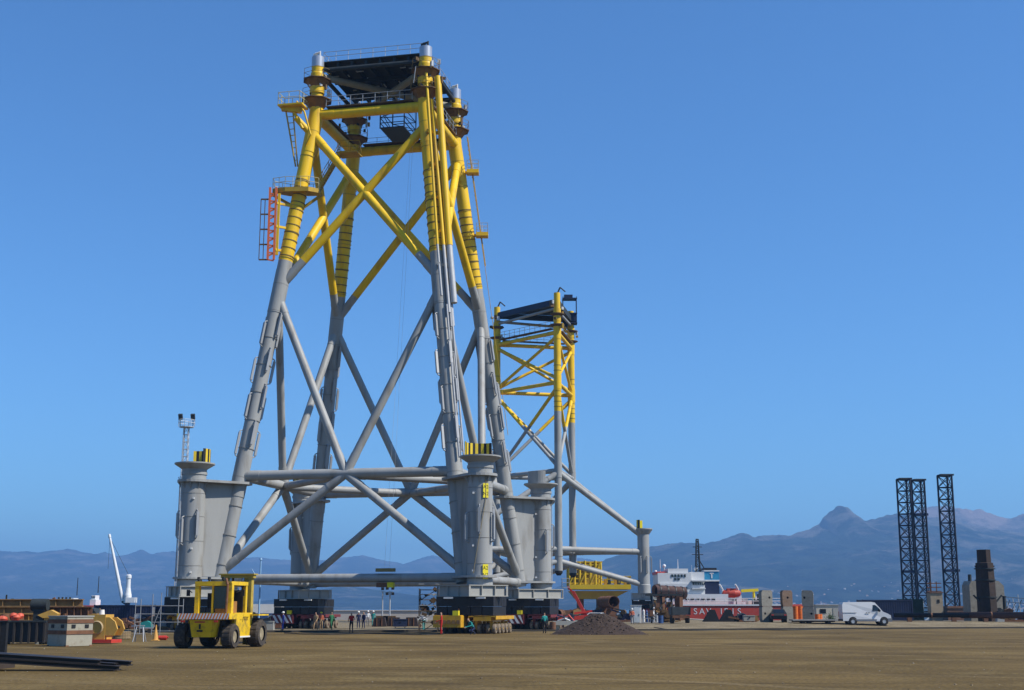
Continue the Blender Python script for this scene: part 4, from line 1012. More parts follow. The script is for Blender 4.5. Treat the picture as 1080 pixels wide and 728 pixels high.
# scattered stones and scraps over the yard
st = MB(); rg = random.Random(9)
for i in range(700):
    y = 30 + 88 * rg.random() ** 1.2; x = rg.uniform(-.42, .42) * y; s = rg.choice((.015, .02, .025, .04)) * rg.uniform(.6, 1.4)
    st.box((x, y, gz(x, y) + s * .2), (s * 1.4, s, s * .7), rg.choice((0, 0, 1, 2)), ROTZ(rg.uniform(0, 3)), .7)
so = st.build('ground_litter', [mat('stone_tan', (.25, .20, .13), .95), mat('stone_dark', (.09, .07, .05), .95), mat('stone_pale', (.36, .32, .25), .95)]); so['kind'] = 'stuff'
so['label'] = 'small stones scattered over the earth'
# long dark steel plates stacked on the ground, bottom left
pb = gp(40, 49.5)
rt = at(126, 701, 47.4); rt.z = gz(rt.x, rt.y)
PLM = mat('plate_black', (.032, .025, .021), .5, 0, .3, 1.5, (.06, .05, .045), .4)
for i, (dx, dy, dz, L, yaw, w_, lab) in enumerate(((0, 0, .05, 11, 3.0, .5, 'lowest'), (-.2, .3, .13, 10.5, 5.5, .5, 'second from the bottom'), (.2, .7, .18, 11.5, 9.5, .45, 'second from the top'), (-.7, .1, .25, 10, 3.5, .5, 'top'))):
    a = Vector((rt.x + dx, rt.y + dy, rt.z + dz)); dr = Vector((-math.cos(R(yaw)), math.sin(R(yaw)) * .6, .058)).normalized()
    m_ = MB(); m_.bar(a, a + dr * L, w_, .035); m_.bar(a + UP * .06, a + dr * L + UP * .06, .03, .12); m_.bar(a + UP * .125, a + dr * L + UP * .125, w_ * .8, .025)
    lone(m_, 'steel_beam', PLM, a, 'long flat black steel beam of the foreground pile, ' + lab + ' one', 'steel beam', 'black steel beams in the foreground')
tb = gp(-2, 49.2); tb_ = MB(); tb_.box(tb + UP * .12, (.28, 2.6, .3)); lone(tb_, 'timber_block', mat('timber_dark', (.05, .035, .025), .9), tb, 'dark timber block propping the black steel beams', 'timber block')
# concrete ballast box with rust bands and slots
bxp = gp(73.5, 78.5); e = empty('ballast_box', bxp, 'pale square block with two rust bands and dark slots', 'block', None, R(-36))
PALE = mat('pale_block', (.36, .34, .27), .9, 0, .12, 1.2, (.2, .15, .1), .5)
lp(MB().box((0, 0, .86), (1.75, 1.75, 1.66)), 'body', PALE, e)
for z in (.80, 1.42): lp(MB().box((0, 0, z), (1.82, 1.82, .22)), 'rust_band', RUST, e)
lp(MB().box((0, 0, 1.70), (1.84, 1.84, .06)), 'rim_plate', LGREY, e)
for s in (-.45, .45):
    lp(MB().box((s, -.885, 1.14), (.26, .04, .2)), 'slot', BLACK, e); lp(MB().box((.885, s, 1.14), (.04, .26, .2)), 'slot', BLACK, e)
for x, y in ((-.8, -.8), (.8, -.8), (.8, .8), (-.8, .8)): lp(MB().box((x, y, .04), (.2, .2, .08)), 'foot', RUST, e)
# yellow winch
wp = gp(107.5, 84); e = empty('winch', wp, 'ochre yellow winch with round drum face on a red skid', 'winch', None, R(-8))
WY_ = mat('winch_ochre', (.62, .36, .07), .55, 0, .12, 1.2, (.35, .2, .08), .4)
lp(MB().box((0, 0, .16), (1.9, 1.5, .2)), 'skid', RED, e)
lp(MB().box((-.15, 0, 1.02), (1.15, 1.2, 1.5)), 'housing', WY_, e)
m_ = MB(); m_.lathe([(0, -.16), (.2, -.16), (.2, -.06), (.42, -.06), (.42, 0), (.36, .05)], (-.1, -.63, .98), 20, 0, Matrix.Rotation(-PI / 2, 3, 'X').inverted()); lp(m_, 'drum_face', mat('drum_pale', (.48, .36, .2), .6), e)
m_ = MB(); m_.prism([(0, -.5), (.55, -.5), (.78, -.1), (.6, .35), (.25, .6), (0, .6)], -.08, .08, 0, Matrix.Translation((.43, -.5, 1.0)) @ Matrix.Rotation(PI / 2, 4, 'X')); lp(m_, 'bracket', WY_, e)
m_ = MB(); m_.prism([(0, -.5), (.55, -.5), (.78, -.1), (.6, .35), (.25, .6), (0, .6)], -.08, .08, 0, Matrix.Translation((.43, .5, 1.0)) @ Matrix.Rotation(PI / 2, 4, 'X')); lp(m_, 'bracket', WY_, e)
m_ = MB(); m_.tube((.85, -.5, 1.0), (.85, .5, 1.0), .1, .1, 10); lp(m_, 'pin', BLACK, e)
lp(MB().tube((-.1, 0, 1.76), (-.1, 0, 2.06), .17, .14, 12), 'breather', WHITE, e)
lp(MB().box((-.9, -.3, .75), (.5, .5, .5)), 'motor', WY_, e)
# black skip with ribs, long rusty beams on trestles, tank and engine behind it
sp0 = gp(24, 83); e = empty('steel_skip', sp0, 'black ribbed steel skip at the left edge behind the steel beams', 'skip')
lp(MB().box((0, 0, .72), (3.3, 1.8, 1.2)), 'body', BLACK, e)
for i in range(8): lp(MB().box((-1.6 + i * .457, -.95, .72), (.12, .1, 1.26)), 'rib', mat('rib_dark', (.035, .03, .026), .7), e)
lp(MB().box((0, -.93, 1.36), (3.4, .16, .1)), 'rim', DARK, e); lp(MB().box((0, .93, 1.36), (3.4, .16, .1)), 'rim', DARK, e)
for s in (-1.2, 1.2): lp(MB().box((s, 0, .07), (.2, 1.9, .14)), 'skid', PALE, e)
pp = gp(2.5, 52.5); m_ = MB(); m_.box(pp + UP * .82, (.22, .22, 1.64)); m_.box(pp + UP * .03, (.5, .5, .06)); m_.box(pp + UP * 1.66, (.3, .3, .05))
lone(m_, 'steel_post', BLACK, pp, 'thick dark steel post at the left picture edge', 'post')
for i, (px, Y, z0, L, yaw, r_, m, lab) in enumerate(((20, 99, 2.52, 9.0, 1, .24, TAN, 'uppermost tan steel beam of the long stack behind the skip'), (22, 97.5, 2.0, 9.0, -2, .22, TAN, 'middle tan steel beam of the long stack behind the skip'), (46, 96.5, 1.5, 7.5, 2, .22, mat('beam_ochre', (.42, .25, .07), .8, 0, .2, 1, (.18, .1, .05), .5), 'ochre steel beam lowest in the long stack behind the skip'), (70, 95.5, 1.9, 3.4, 1, .3, RUST, 'short rusty beam behind the pale block'))):
    c = gp(px, Y); d_ = Vector((math.cos(R(yaw)), math.sin(R(yaw)), 0)) * L / 2; m_ = MB()
    for zz in (-r_, r_): m_.bar(c - d_ + UP * (z0 + zz), c + d_ + UP * (z0 + zz), .5, .06)
    m_.bar(c - d_ + UP * z0, c + d_ + UP * z0, .06, r_ * 2)
    for k in range(7): q = c - d_ + d_ * (2 * (k + .5) / 7); m_.bar(q + UP * (z0 - r_), q + UP * (z0 + r_), .42, .05)
    lone(m_, 'girder', m, c, lab, 'girder', 'long girders at the left')
for px in (-12, 30, 78):
    c = gp(px, 99); m_ = MB()
    for s in (-.6, .6): m_.bar(c + Vector((s - .25, 0, 0)), c + Vector((s, 0, .62)), .12, .12); m_.bar(c + Vector((s + .25, 0, 0)), c + Vector((s, 0, .62)), .12, .12)
    m_.bar(c + Vector((-.8, 0, .62)), c + Vector((.8, 0, .62)), .2, .14)
    for s in (-.5, .5): m_.box(c + Vector((s, -1.2, 1.2)), (.14, 5.6, 1.1)); m_.box(c + Vector((s, -3.2, .35)), (.14, .2, .7))
    lone(m_, 'trestle', RUST, c, 'rusty trestle under the tan girders, ' + {-12: 'out at the picture edge', 30: 'behind the black skip', 78: 'behind the yellow winch'}[px], 'trestle', 'trestles under the girders')
tk = gp(40, 94); m_ = MB(); m_.tube(tk + Vector((-.55, 0, 2.35)), tk + Vector((.55, 0, 2.35)), .42, .42, 16); m_.box(tk + UP * 1.98, (.9, .6, .14)); m_.box(tk + Vector((0, 0, 1.0)), (.7, .5, 1.9)); lone(m_, 'oil_tank', DARK, tk, 'dark round tank standing among the tan girders', 'tank')
m_ = MB(); c = gp(50, 94); m_.prism([(-.7, 0), (.2, .35), (.7, .1), (.6, -.15), (-.3, -.2)], -.3, .3, 0, Matrix.Translation(c + UP * 1.65) @ Matrix.Rotation(PI / 2, 4, 'X')); m_.box(c + UP * .75, (.5, .4, 1.5)); lone(m_, 'machine_cover', WY_, c, 'small yellow machine cover in front of the tan girders', 'machine')
m_ = MB(); c = gp(9, 91); rg = random.Random(4)
for i in range(9): q = c + Vector((rg.uniform(-.7, .7), rg.uniform(-.3, .3), 1.25 + rg.uniform(0, .45))); m_.lathe([(0, -.2), (.2, -.15), (.28, 0), (.2, .15), (0, .2)], q, 8)
m_.box(c + UP * .62, (1.7, .9, 1.2)); lone(m_, 'buoy_crate', mat('buoy_red', (.6, .10, .05), .6, 0, .15, 3), c, 'crate of red orange floats beside the dark post', 'crate')
c = gp(66, 101); e = empty('diesel_engine', c, 'dark greasy engine block resting on the girder stack', 'engine')
lp(MB().box((0, 0, 2.35), (1.1, .7, .6)), 'block', NAVY, e); lp(MB().box((0, 0, 1.0), (.8, .5, 2.1)), 'stand', DARK, e)
for i in range(4): lp(MB().tube((-.42 + i * .28, -.1, 2.6), (-.42 + i * .28, -.1, 2.95), .09, .07, 8), 'cylinder_head', DARK, e)
lp(MB().tube((-.55, -.38, 2.3), (.45, -.38, 2.75), .05, .05, 8), 'pipe', RED, e); lp(MB().tube((.5, -.2, 2.2), (.5, -.45, 2.2), .2, .2, 12), 'flywheel', GALV, e)
m_ = MB(); c = gp(4, 104); m_.tube(c + UP * .0, c + UP * 3.15, .07, .07, 8); m_.bar(c + Vector((-.5, 0, 2.55)), c + Vector((.5, 0, 2.55)), .1, .1); lone(m_, 'marker_pole', BLACK, c, 'thin black pole with crossbar at the far left', 'pole')
# galvanised scaffold frame and small litter left of the forklift
fx = [gp(x, 112) for x in (141.5, 159.5, 168.5, 187)]
e = empty('scaffold', fx[0], 'galvanised scaffold frame of upright tubes and rails left of the forklift', 'scaffold')
for i, p in enumerate(fx): MB().tube(p, p + UP * (3.0, 3.3, 3.4, 3.3)[i], 0.035, 0.035, 8).build('standard', mat('scaffold_dull', (.30, .31, .32), .6, .2), e)
for p in fx[::3]: q = p + Vector((0, 1.6, 0)); MB().tube(q, q + UP * 2.9, 0.035, 0.035, 8).build('standard', mat('scaffold_dull', (.30, .31, .32), .6, .2), e)
for z, a, b in ((.28, 1, 3), (1.0, 1, 3), (1.66, 0, 3), (2.32, 0, 3)):
    MB().tube(fx[a] + UP * z, fx[b] + UP * z, .03, .03, 8).build('ledger', mat('scaffold_dull', (.30, .31, .32), .6, .2), e)
for z in (1.0, 2.32):
    for p in fx[::3]: MB().tube(p + UP * z, p + Vector((0, 1.6, z)), .03, .03, 8).build('ledger', mat('scaffold_dull', (.30, .31, .32), .6, .2), e)
MB().tube(fx[1] + UP * .3, fx[2] + UP * 2.3, .035, .035, 8).build('diagonal', mat('scaffold_dull', (.30, .31, .32), .6, .2), e)
c = gp(147, 88); e = empty('trestle', c, 'small grey folding trestle on the earth left of the forklift', 'trestle')
for s in (-1, 1):
    for t_ in (-1, 1): lp(MB().tube((s * .35, t_ * .3, 0), (s * .2, 0, 1.0), .03, .03, 6), 'leg', GALV, e)
lp(MB().box((0, 0, 1.02), (.6, .1, .06)), 'bar', GALV, e); lp(MB().tube((-.26, -.15, .5), (.26, -.15, .5), .02, .02, 6), 'stretcher', GALV, e)
c = gp(164, 92); m_ = MB(); m_.lathe([(.26, 0), (.26, .05), (.2, .06), (.05, .85), (.03, 1.05), (0, 1.05)], c, 14); m_.box(c + UP * .02, (.5, .5, .05)); lone(m_, 'traffic_cone', mat('cone_ochre', (.65, .34, .08), .7), c, 'tall faded orange cone beside the scaffold frame', 'cone')
c = gp(172, 93); m_ = MB(); m_.tube(c + Vector((-.3, 0, .16)), c + Vector((.25, 0, .16)), .15, .15, 12); m_.tube(c + Vector((.25, 0, .16)), c + Vector((.36, 0, .2)), .06, .05, 8); lone(m_, 'gas_bottle', RED, c, 'small red bottle lying beside the tall cone', 'bottle')
c = gp(154, 118); e = empty('equipment_cart', c, 'small cart with teal cover behind the scaffold frame', 'cart')
lp(MB().box((0, 0, .45), (1.1, .7, .1)), 'bed', GALV, e); m_ = MB(); m_.prism([(-.5, 0), (.5, 0), (.42, .4), (.1, .55), (-.4, .42)], -.3, .3, 0, Matrix.Translation((0, 0, .5)) @ Matrix.Rotation(PI / 2, 4, 'X')); lp(m_, 'cover', TEAL, e)
for s in (-.4, .4): lp(MB().lathe([(0, -.05), (.2, -.05), (.2, .05), (0, .05)], (s, -.36, .2), 12, 0, Matrix.Rotation(PI / 2, 3, 'X')), 'wheel', RUBBER, e)
def container(loc, rz, L, m, label, endm=None, h=2.45):
    e = empty('shipping_container', loc, label, 'container', 'shipping containers in the yard', rz)
    lp(MB().box((0, 0, h / 2 + .1), (L - .12, 2.28, h - .3)), 'body', m, e)
    for s in (-1, 1):
        for i in range(int(L / .28)): lp(MB().box((-L / 2 + .2 + i * .28, s * 1.15, h / 2 + .1), (.14, .05, h - .42)), 'corrugation', m, e) if L < 7 else None
        for z in (.17, h - .03): lp(MB().box((0, s * 1.17, z), (L, .1, .14)), 'rail', m, e)
        for t_ in (-1, 1): lp(MB().box((t_ * (L / 2 - .06), s * 1.16, h / 2 + .07), (.14, .14, h)), 'corner_post', m, e)
        lp(MB().box((s * (L / 2 - .02), 0, h / 2 + .08), (.06, 2.2, h - .34)), 'door' if s > 0 else 'end_wall', endm or m, e)
    for y in (-.5, -.15, .15, .5): lp(MB().tube((L / 2 + .05, y, .3), (L / 2 + .05, y, h - .2), .03, .03, 6), 'lock_rod', GALV, e)
    return e
container(gp(131, 147), R(3), 6.1, NAVY, 'dark navy container left of the scaffold frame')
container(gp(176, 150), R(-4), 6.1, mat('blue_dark', (.016, .028, .075), .55, 0, .2, 1, (.05, .04, .03), .3), 'dark blue container behind the scaffold frame')
m_ = MB(); c = gp(134, 140); rg = random.Random(12)
for i in range(16): m_.box(c + Vector((rg.uniform(-1.2, 1.2), rg.uniform(-.4, .4), rg.uniform(.15, 1.1))), (rg.uniform(.2, .8), rg.uniform(.2, .5), rg.uniform(.1, .5)), 0, Matrix.Rotation(rg.uniform(-.6, .6), 3, (.3, 1, .5)))
lone(m_, 'scrap_heap', RUST, c, 'heap of rusty scrap pieces in front of the navy container', 'scrap heap')
# blue and white service truck right of the forklift
c = gp(284, 160); e = empty('service_truck', c, 'white and blue service truck between forklift and rear trailer', 'truck')
lp(MB().box((-.6, 0, 1.75), (4.2, 2.2, 1.7)), 'box_body', WHITE, e); lp(MB().box((-.6, -1.12, 1.2), (4.1, .05, .7)), 'blue_band', BLUEM, e)
m_ = MB(); m_.prism([(1.6, .5), (3.2, .5), (3.2, 1.3), (2.75, 2.15), (1.6, 2.2)], -1.05, 1.05, 0, Matrix.Rotation(PI / 2, 4, 'X')); lp(m_, 'cab', BLUEM, e)
lp(MB().box((2.2, -1.06, 1.65), (.8, .04, .55)), 'side_window', GLASS, e); lp(MB().box((.3, 0, .62), (5.4, 1.2, .2)), 'chassis', BLACK, e)
for x in (-1.7, 2.3):
    for s in (-1, 1): lp(MB().lathe([(0, -.14), (.42, -.14), (.48, -.08), (.48, .08), (.42, .14), (0, .14)], (x, s * .95, .48), 16, 0, Matrix.Rotation(PI / 2, 3, 'X')), 'wheel', RUBBER, e)
c = gp(272.5, 135); m_ = MB(); m_.tube(c, c + UP * 6.9, .09, .08, 10); m_.box(c + UP * .08, (.9, .9, .16)); m_.tube(c + Vector((-.9, 0, 6.0)), c + UP * 4.6, .05, .05, 8); m_.tube(c + UP * 6.9, c + UP * 7.1, .16, .1, 10)
lone(m_, 'signal_pole', mat('sky_blue', (.25, .45, .68), .5), c, 'bright sky blue pole with a short stay right of the forklift', 'pole')
# lattice floodlight mast
def lattice(mb, base, top, w0, w1, nseg, r_, m=0, sides=4, diag=True):
    a0 = PI / sides; P = []
    for i in range(nseg + 1):
        t_ = i / nseg; c = Vector(base).lerp(Vector(top), t_); w_ = w0 + (w1 - w0) * t_
        P.append([c + Vector((math.cos(a0 + 2 * PI * k / sides), math.sin(a0 + 2 * PI * k / sides), 0)) * w_ for k in range(sides)])
    for i in range(nseg):
        for k in range(sides):
            k2 = (k + 1) % sides
            mb.tube(P[i][k], P[i + 1][k], r_, r_, 6, m, False); mb.tube(P[i][k], P[i][k2], r_ * .6, r_ * .6, 5, m, False)
            if diag:
                mb.tube(P[i][k], P[i + 1][k2], r_ * .42, r_ * .42, 5, m, False)
                if diag == 'x': mb.tube(P[i][k2], P[i + 1][k], r_ * .42, r_ * .42, 5, m, False)
    for k in range(sides): mb.tube(P[-1][k], P[-1][(k + 1) % sides], r_, r_, 6, m, False)
    return P
c = gp(187.0, 235); zt_ = zat(451, 235)
e = empty('light_mast', c, 'tall slender lattice floodlight mast behind the left pile sleeve', 'light mast')
m_ = MB(); lattice(m_, c, Vector((c.x, c.y, zt_)), .95, .55, 26, .085); m_.build('lattice_tower', GALV, e)
tp = Vector((c.x, c.y, zt_)); MB().lathe([(0, 0), (1.3, 0), (1.3, .15), (0, .15)], tp, 12, smooth=False).build('platform', GALV, e)
pts = [tp + Vector((1.45 * math.cos(a * PI / 4), 1.45 * math.sin(a * PI / 4), .15)) for a in range(9)]; MB().rail(pts, 1.2, 1, .045).build('railing', WHITE, e)
for s in (-1, 1):
    m_ = MB(); m_.box(tp + Vector((s * 1.1, -.2, 1.9)), (.7, .5, 1.0), 0, Matrix.Rotation(.5, 3, 'X')); m_.tube(tp + Vector((s * 1.1, 0, .2)), tp + Vector((s * 1.1, 0, 1.6)), .06, .06, 6); m_.build('floodlight', DARK, e)
# mobile light towers
for px, four in ((403, False), (410.8, True)):
    c = gp(px, 168); e = empty('light_tower', c, ('mobile light tower with four lamps' if four else 'mobile light tower with a single lamp') + ' behind the lower brace', 'light tower', 'mobile light towers')
    MB().tube(c + UP * .8, c + UP * 4.2, .10, .08, 8).build('mast', GALV, e); MB().box(c + UP * .75, (1.5, .9, .9)).build('generator', BROWN, e)
    for s in (-.5, .5): MB().lathe([(0, -.08), (.3, -.08), (.3, .08), (0, .08)], c + Vector((s, -.5, .3)), 12, 0, Matrix.Rotation(PI / 2, 3, 'X')).build('wheel', RUBBER, e)
    for dx, dz in (((-.35, 0), (.35, 0), (-.35, .65), (.35, .65)) if four else ((0, .6),)):
        MB().box(c + Vector((dx, -.1, 3.9 + dz)), (.36, .26, .34)).build('lamp_head', BLACK, e)
    MB().bar(c + Vector((-.4, 0, 4.1)), c + Vector((.4, 0, 4.1)), .07, .07).build('crossbar', GALV, e)
# dark hopper bins and short pale wall
for i, (px, lab) in enumerate(((400.5, 'leftmost of the dark bins below the light towers'), (416, 'right-hand dark bin below the light towers'), (434, 'dark bin left of the scaffold tower'))):
    c = gp(px, 160 + i); m_ = MB(); m_.prism([(-.85, 0), (.85, 0), (.6, 1.05), (-.6, 1.05)], -.6, .6, 0, Matrix.Translation(c) @ Matrix.Rotation(PI / 2, 4, 'X'))
    for s in (-.3, .3): m_.box(c + Vector((s, -.62, .5)), (.12, .08, .9), 1)
    lone(m_, 'hopper_bin', [mat('bin_dark', (.04, .028, .025), .8, 0, .2, 2), RUST], c, lab, 'bin', 'dark bins below the braces')
wl = MB(); wl.box((-18, 240, .9), (70, 1.0, 1.6)); wl.box((-18, 240, 1.75), (70, 1.3, .14)); wl = wl.build('harbour_wall', mat('wall_pale', (.52, .47, .42), .9, 0, .1, .1, (.3, .26, .22), .3)); tag(wl, 'long low pale harbour wall behind the yard', 'wall')
# scaffold stair tower left of the nearest sleeve
c = gp(452, 124); e = empty('scaffold_tower', c, 'brown cluttered scaffold tower just left of the nearest sleeve', 'scaffold')
for x in (-.85, .85):
    for y in (-.7, .7): MB().tube(c + Vector((x, y, 0)), c + Vector((x, y, 3.9)), .045, .045, 6).build('standard', mat('scaf_brown', (.12, .09, .06), .8), e)
for z in (.9, 1.9, 2.9, 3.8):
    MB().box(c + UP * z, (1.8, 1.5, .06)).build('deck_board', mat('board', (.2, .14, .08), .9), e)
    for y in (-.72, .72): MB().tube(c + Vector((-.9, y, z + .5)), c + Vector((.9, y, z + .5)), .035, .035, 6).build('guard_rail', GALV, e)
    MB().bar(c + Vector((-.7, -.4, z - .9)), c + Vector((.7, -.4, z)), .5, .05).build('stair_flight', BROWN, e)
rg = random.Random(8)
for i in range(26): MB().box(c + Vector((rg.uniform(-.9, .9), rg.uniform(-.75, -.1), rg.uniform(.5, 3.9))), (rg.uniform(.1, .5), .2, rg.uniform(.1, .5)), 0, Matrix.Rotation(rg.uniform(-1, 1), 3, 'Y')).build('tarp_bundle', rg.choice((BROWN, DARK, WHITE, RUST, BROWN)), e)

# ================================================================== BETWEEN AND BEHIND THE JACKETS
def pipe(loc, d, L, r_, label, m=RUST, sup=True, zc=None, group='rusty pipes', rings=3):
    loc = Vector(loc); d = Vector(d).normalized(); zc = r_ if zc is None else zc
    e = empty('pipe', loc, label, 'pipe', group); a = loc + UP * zc
    sd = Vector((-d.y, d.x, 0)); m_ = MB(); n = 24
    for r0, flip in ((r_, 1), (r_ * .93, -1)):
        b = len(m_.v)
        for p in (a, a + d * L):
            for i in range(n): an = 2 * PI * i / n; m_.v.append(tuple(p + sd * (r0 * math.cos(an)) + UP * (r0 * math.sin(an))))
        for i in range(n): j = (i + 1) % n; m_.face([b + i, b + n + i, b + n + j, b + j][::flip], 0, True)
    for p, q in ((0, 2 * n), (n, 3 * n)):
        for i in range(n): j = (i + 1) % n; m_.face([p + i, p + j, q + j, q + i])
    m_.build('shell', m, e)
    for k in range(rings):
        p = a + d * (L * (k + .5) / rings); R_ = MB(); b = None
        R_.tube(p - d * .08, p + d * .08, r_ * 1.06, r_ * 1.06, n); R_.build('ring_stiffener', BLACK if rings > 2 else RUST, e)
    if sup and zc > r_ + .05:
        for t_ in (.2, .8):
            p = a + d * (L * t_); h = zc - r_; MB().box(Vector((p.x, p.y, loc.z + h / 2)), (.5, r_ * 1.6, h), 0, ROTZ(math.atan2(d.y, d.x))).build('saddle', RUST, e)
    return e
pipe(gp(588.5, 147), (.12, 1, 0), 5, .42, 'small rusty pipe with open end behind the man in teal', zc=1.55, rings=1)
pipe(gp(648, 190), (-.15, 1, 0), 8, .80, 'wide rusty pipe with open black mouth under the slim jacket', zc=2.75, rings=1)
pipe(gp(691, 178) , (1, .45, -.06), 4.6, .80, 'rusty ringed pipe section lying on machinery beside the far sleeve', m=mat('pipe_pink', (.28, .16, .12), .85, 0, .2, 1.5, (.12, .06, .04), .5), zc=3.9, rings=4)
# red boom lift
c = gp(617, 150); e = empty('boom_lift', c, 'red boom lift with raised telescopic arm right of the rear sleeve', 'boom lift')
m_ = MB(); m_.prism([(-1.3, .45), (1.2, .45), (1.3, 1.0), (.4, 1.35), (-1.2, 1.2)], -.9, .9, 0, Matrix.Translation(c) @ Matrix.Rotation(PI / 2, 4, 'X')); m_.build('turret', RED, e)
m_ = MB(); m_.bar(c + Vector((.3, 0, .9)), c + Vector((-1.3, .2, 3.9)), .34, .34); m_.bar(c + Vector((-1.2, .2, 3.7)), c + Vector((-1.9, .3, 4.4)), .2, .2); m_.build('boom', RED, e)
m_ = MB(); m_.bar(c + Vector((-1.2, -.2, 1.5)), c + Vector((.8, -.2, 1.75)), .22, .22); m_.build('jib', RED, e)
MB().box(c + UP * .55, (2.4, 1.5, .3)).build('chassis', BLACK, e)
for x in (-.9, .9):
    for s in (-1, 1): MB().lathe([(0, -.15), (.38, -.15), (.42, -.08), (.42, .08), (.38, .15), (0, .15)], c + Vector((x, s * .85, .42)), 16, 0, Matrix.Rotation(PI / 2, 3, 'X')).build('wheel', RUBBER, e)
m_ = MB(); p = c + Vector((-2.1, .3, 4.3)); pts = [p + Vector(v) for v in ((-.4, -.4, 0), (.4, -.4, 0), (.4, .4, 0), (-.4, .4, 0))]; m_.rail(pts + pts[:1], 1.0, .8, .03); m_.box(p, (.85, .85, .06)); m_.build('basket', GALV, e)
c = gp(596, 139); e = empty('flat_barge_rack', c, 'grey flat rack on blocks between trailer and mound', 'rack')
m_ = MB(); m_.prism([(-1.3, .45), (1.2, .45), (1.5, .85), (-1.3, .85)], -.8, .8, 0, Matrix.Translation(c) @ Matrix.Rotation(PI / 2, 4, 'X')); m_.build('tray', LGREY, e)
for s in (-.8, .7): MB().box(c + Vector((s, 0, .22)), (.4, 1.2, .46)).build('block', PALE, e)
rg = random.Random(21)
for i in range(6): MB().tube(c + Vector((rg.uniform(-1.1, 1.0), rg.uniform(-.5, .5), .85)), c + Vector((rg.uniform(-1.1, 1.0), rg.uniform(-.5, .5), rg.uniform(1.1, 1.5))), .09, .08, 8).build('fitting', rg.choice((RED, GALV, NAVY)), e)
# yellow deck module
Yd = 236; z0 = zat(627, Yd); z1 = zat(618, Yd); z2 = zat(594, Yd)
xa = gp(600, Yd).x; xb = gp(633, Yd).x; xc = gp(664, Yd).x
e = empty('deck_module', Vector(((xa + xc) / 2, Yd, 0)), 'bright yellow steel module of columns and deck behind the slim jacket', 'steel module')
YM = mat('module_yellow', (.66, .45, .015), .5, 0, .08, .5, (.5, .3, .03), .3)
m_ = MB(); m_.box(((xa + xc) / 2, Yd, (z0 + z1) / 2 + .5), (xc - xa, 8, .8)); m_.build('deck', YM, e)
m_ = MB(); m_.prism([(xa + 1.2, z0 - .8), (xb + 2, z0 - .8), (xc - .4, z0 + .55), (xa, z0 + .55)], -3.5, 3.5, 0, Matrix.Translation((0, Yd, 0)) @ Matrix.Rotation(PI / 2, 4, 'X')); m_.build('hull_box', mat('module_orange', (.50, .27, .02), .6, 0, .15, .5), e)
for i in range(7):
    x = xa + (xb - xa) * i / 6; m_ = MB(); m_.tube((x, Yd - 3.2, z1), (x, Yd - 3.2, z2 + (i % 2) * .3), .20, .20, 12); m_.build('column', YM, e); m_ = MB(); m_.tube((x, Yd + 2.5, z1), (x, Yd + 2.5, z2), .26, .26, 12); m_.build('column', YM, e)
for k in range(5):
    z = z1 + (z2 - z1) * (k + .5) / 5; m_ = MB(); m_.bar((xa, Yd - 3.2, z), (xb, Yd - 3.2, z), .2, .2); m_.build('cross_beam', YM, e)
for i in range(3):
    xx = xa + (xb - xa) * i / 3; MB().bar((xx, Yd - 3.5, z1 + .2), (xx + (xb - xa) / 3, Yd - 3.5, z2), .16, .16).build('diagonal', YM, e)
for i in range(9):
    xx = xb + (xc - xb) * (i + .5) / 9; MB().box((xx, Yd - 2.5, z1 + .6), (.5, 1.0, .5 + .5 * (i % 3))).build('deck_fitting', (YM, MATS['module_orange'], DARK)[i % 3], e)
m_ = MB(); m_.box(((xa + xb) / 2, Yd, z2 + .1), (xb - xa + .6, 6.6, .2)); m_.build('top_plate', YM, e)
m_ = MB(); m_.box(((xa + xb) / 2, Yd + 1.0, (z1 + z2) / 2), (xb - xa - .3, .1, z2 - z1)); m_.build('bulkhead', mat('module_dull', (.30, .21, .03), .7, 0, .3, 1), e)
m_ = MB(); m_.rail([Vector((xb, Yd - 3.9, z1 + .45)), Vector((xc, Yd - 3.9, z1 + .45)), Vector((xc, Yd + 3.9, z1 + .45))], 1.1, 1.0, .06); m_.build('railing', YM, e)
for x in (xa + 2, xb, xc - 2.5):
    g = gz(x, Yd); m_ = MB(); m_.box((x, Yd, (g + z0 - .7) / 2), (1.0, 5, z0 - .7 - g)); m_.build('stool', RUST, e)
# white cabin, litter, tipper trailer
c = gp(671, 168); e = empty('site_cabin', c, 'small white upright cabin below the far pile sleeve', 'cabin')
MB().box(c + UP * 1.05, (1.25, 1.2, 2.1)).build('wall', WHITE, e); MB().box(c + UP * 2.14, (1.4, 1.35, .1)).build('roof', GALV, e)
MB().box(c + Vector((.05, -.615, 1.0)), (.72, .04, 1.85)).build('door', mat('cabin_door', (.55, .62, .66), .5), e); MB().box(c + Vector((.3, -.65, 1.0)), (.06, .05, .2)).build('handle', BLACK, e)
c = gp(686, 166); e = empty('gas_bottle_rack', c, 'rack of grey and white gas bottles right of the white cabin', 'rack')
rg = random.Random(2)
for i in range(9):
    p = c + Vector((-.8 + (i % 5) * .4, (i // 5) * .35, .08)); m_ = MB(); hh = rg.uniform(.9, 1.35); m_.lathe([(0, 0), (.14, 0), (.14, hh), (.05, hh + .15), (.05, hh + .22), (0, hh + .22)], p, 12); m_.build('gas_bottle', rg.choice((WHITE, GALV, BLUEM, GALV)), e)
m_ = MB(); m_.box(c + UP * .04, (2.1, 1.0, .08)); m_.rail([c + Vector((-1, -.4, .08)), c + Vector((1, -.4, .08))], .8, 1, .03); m_.build('frame', GALV, e)
c = gp(717, 150); e = empty('tipper_trailer', c, 'small dark tipper trailer with rusty chassis in front of the ship', 'trailer')
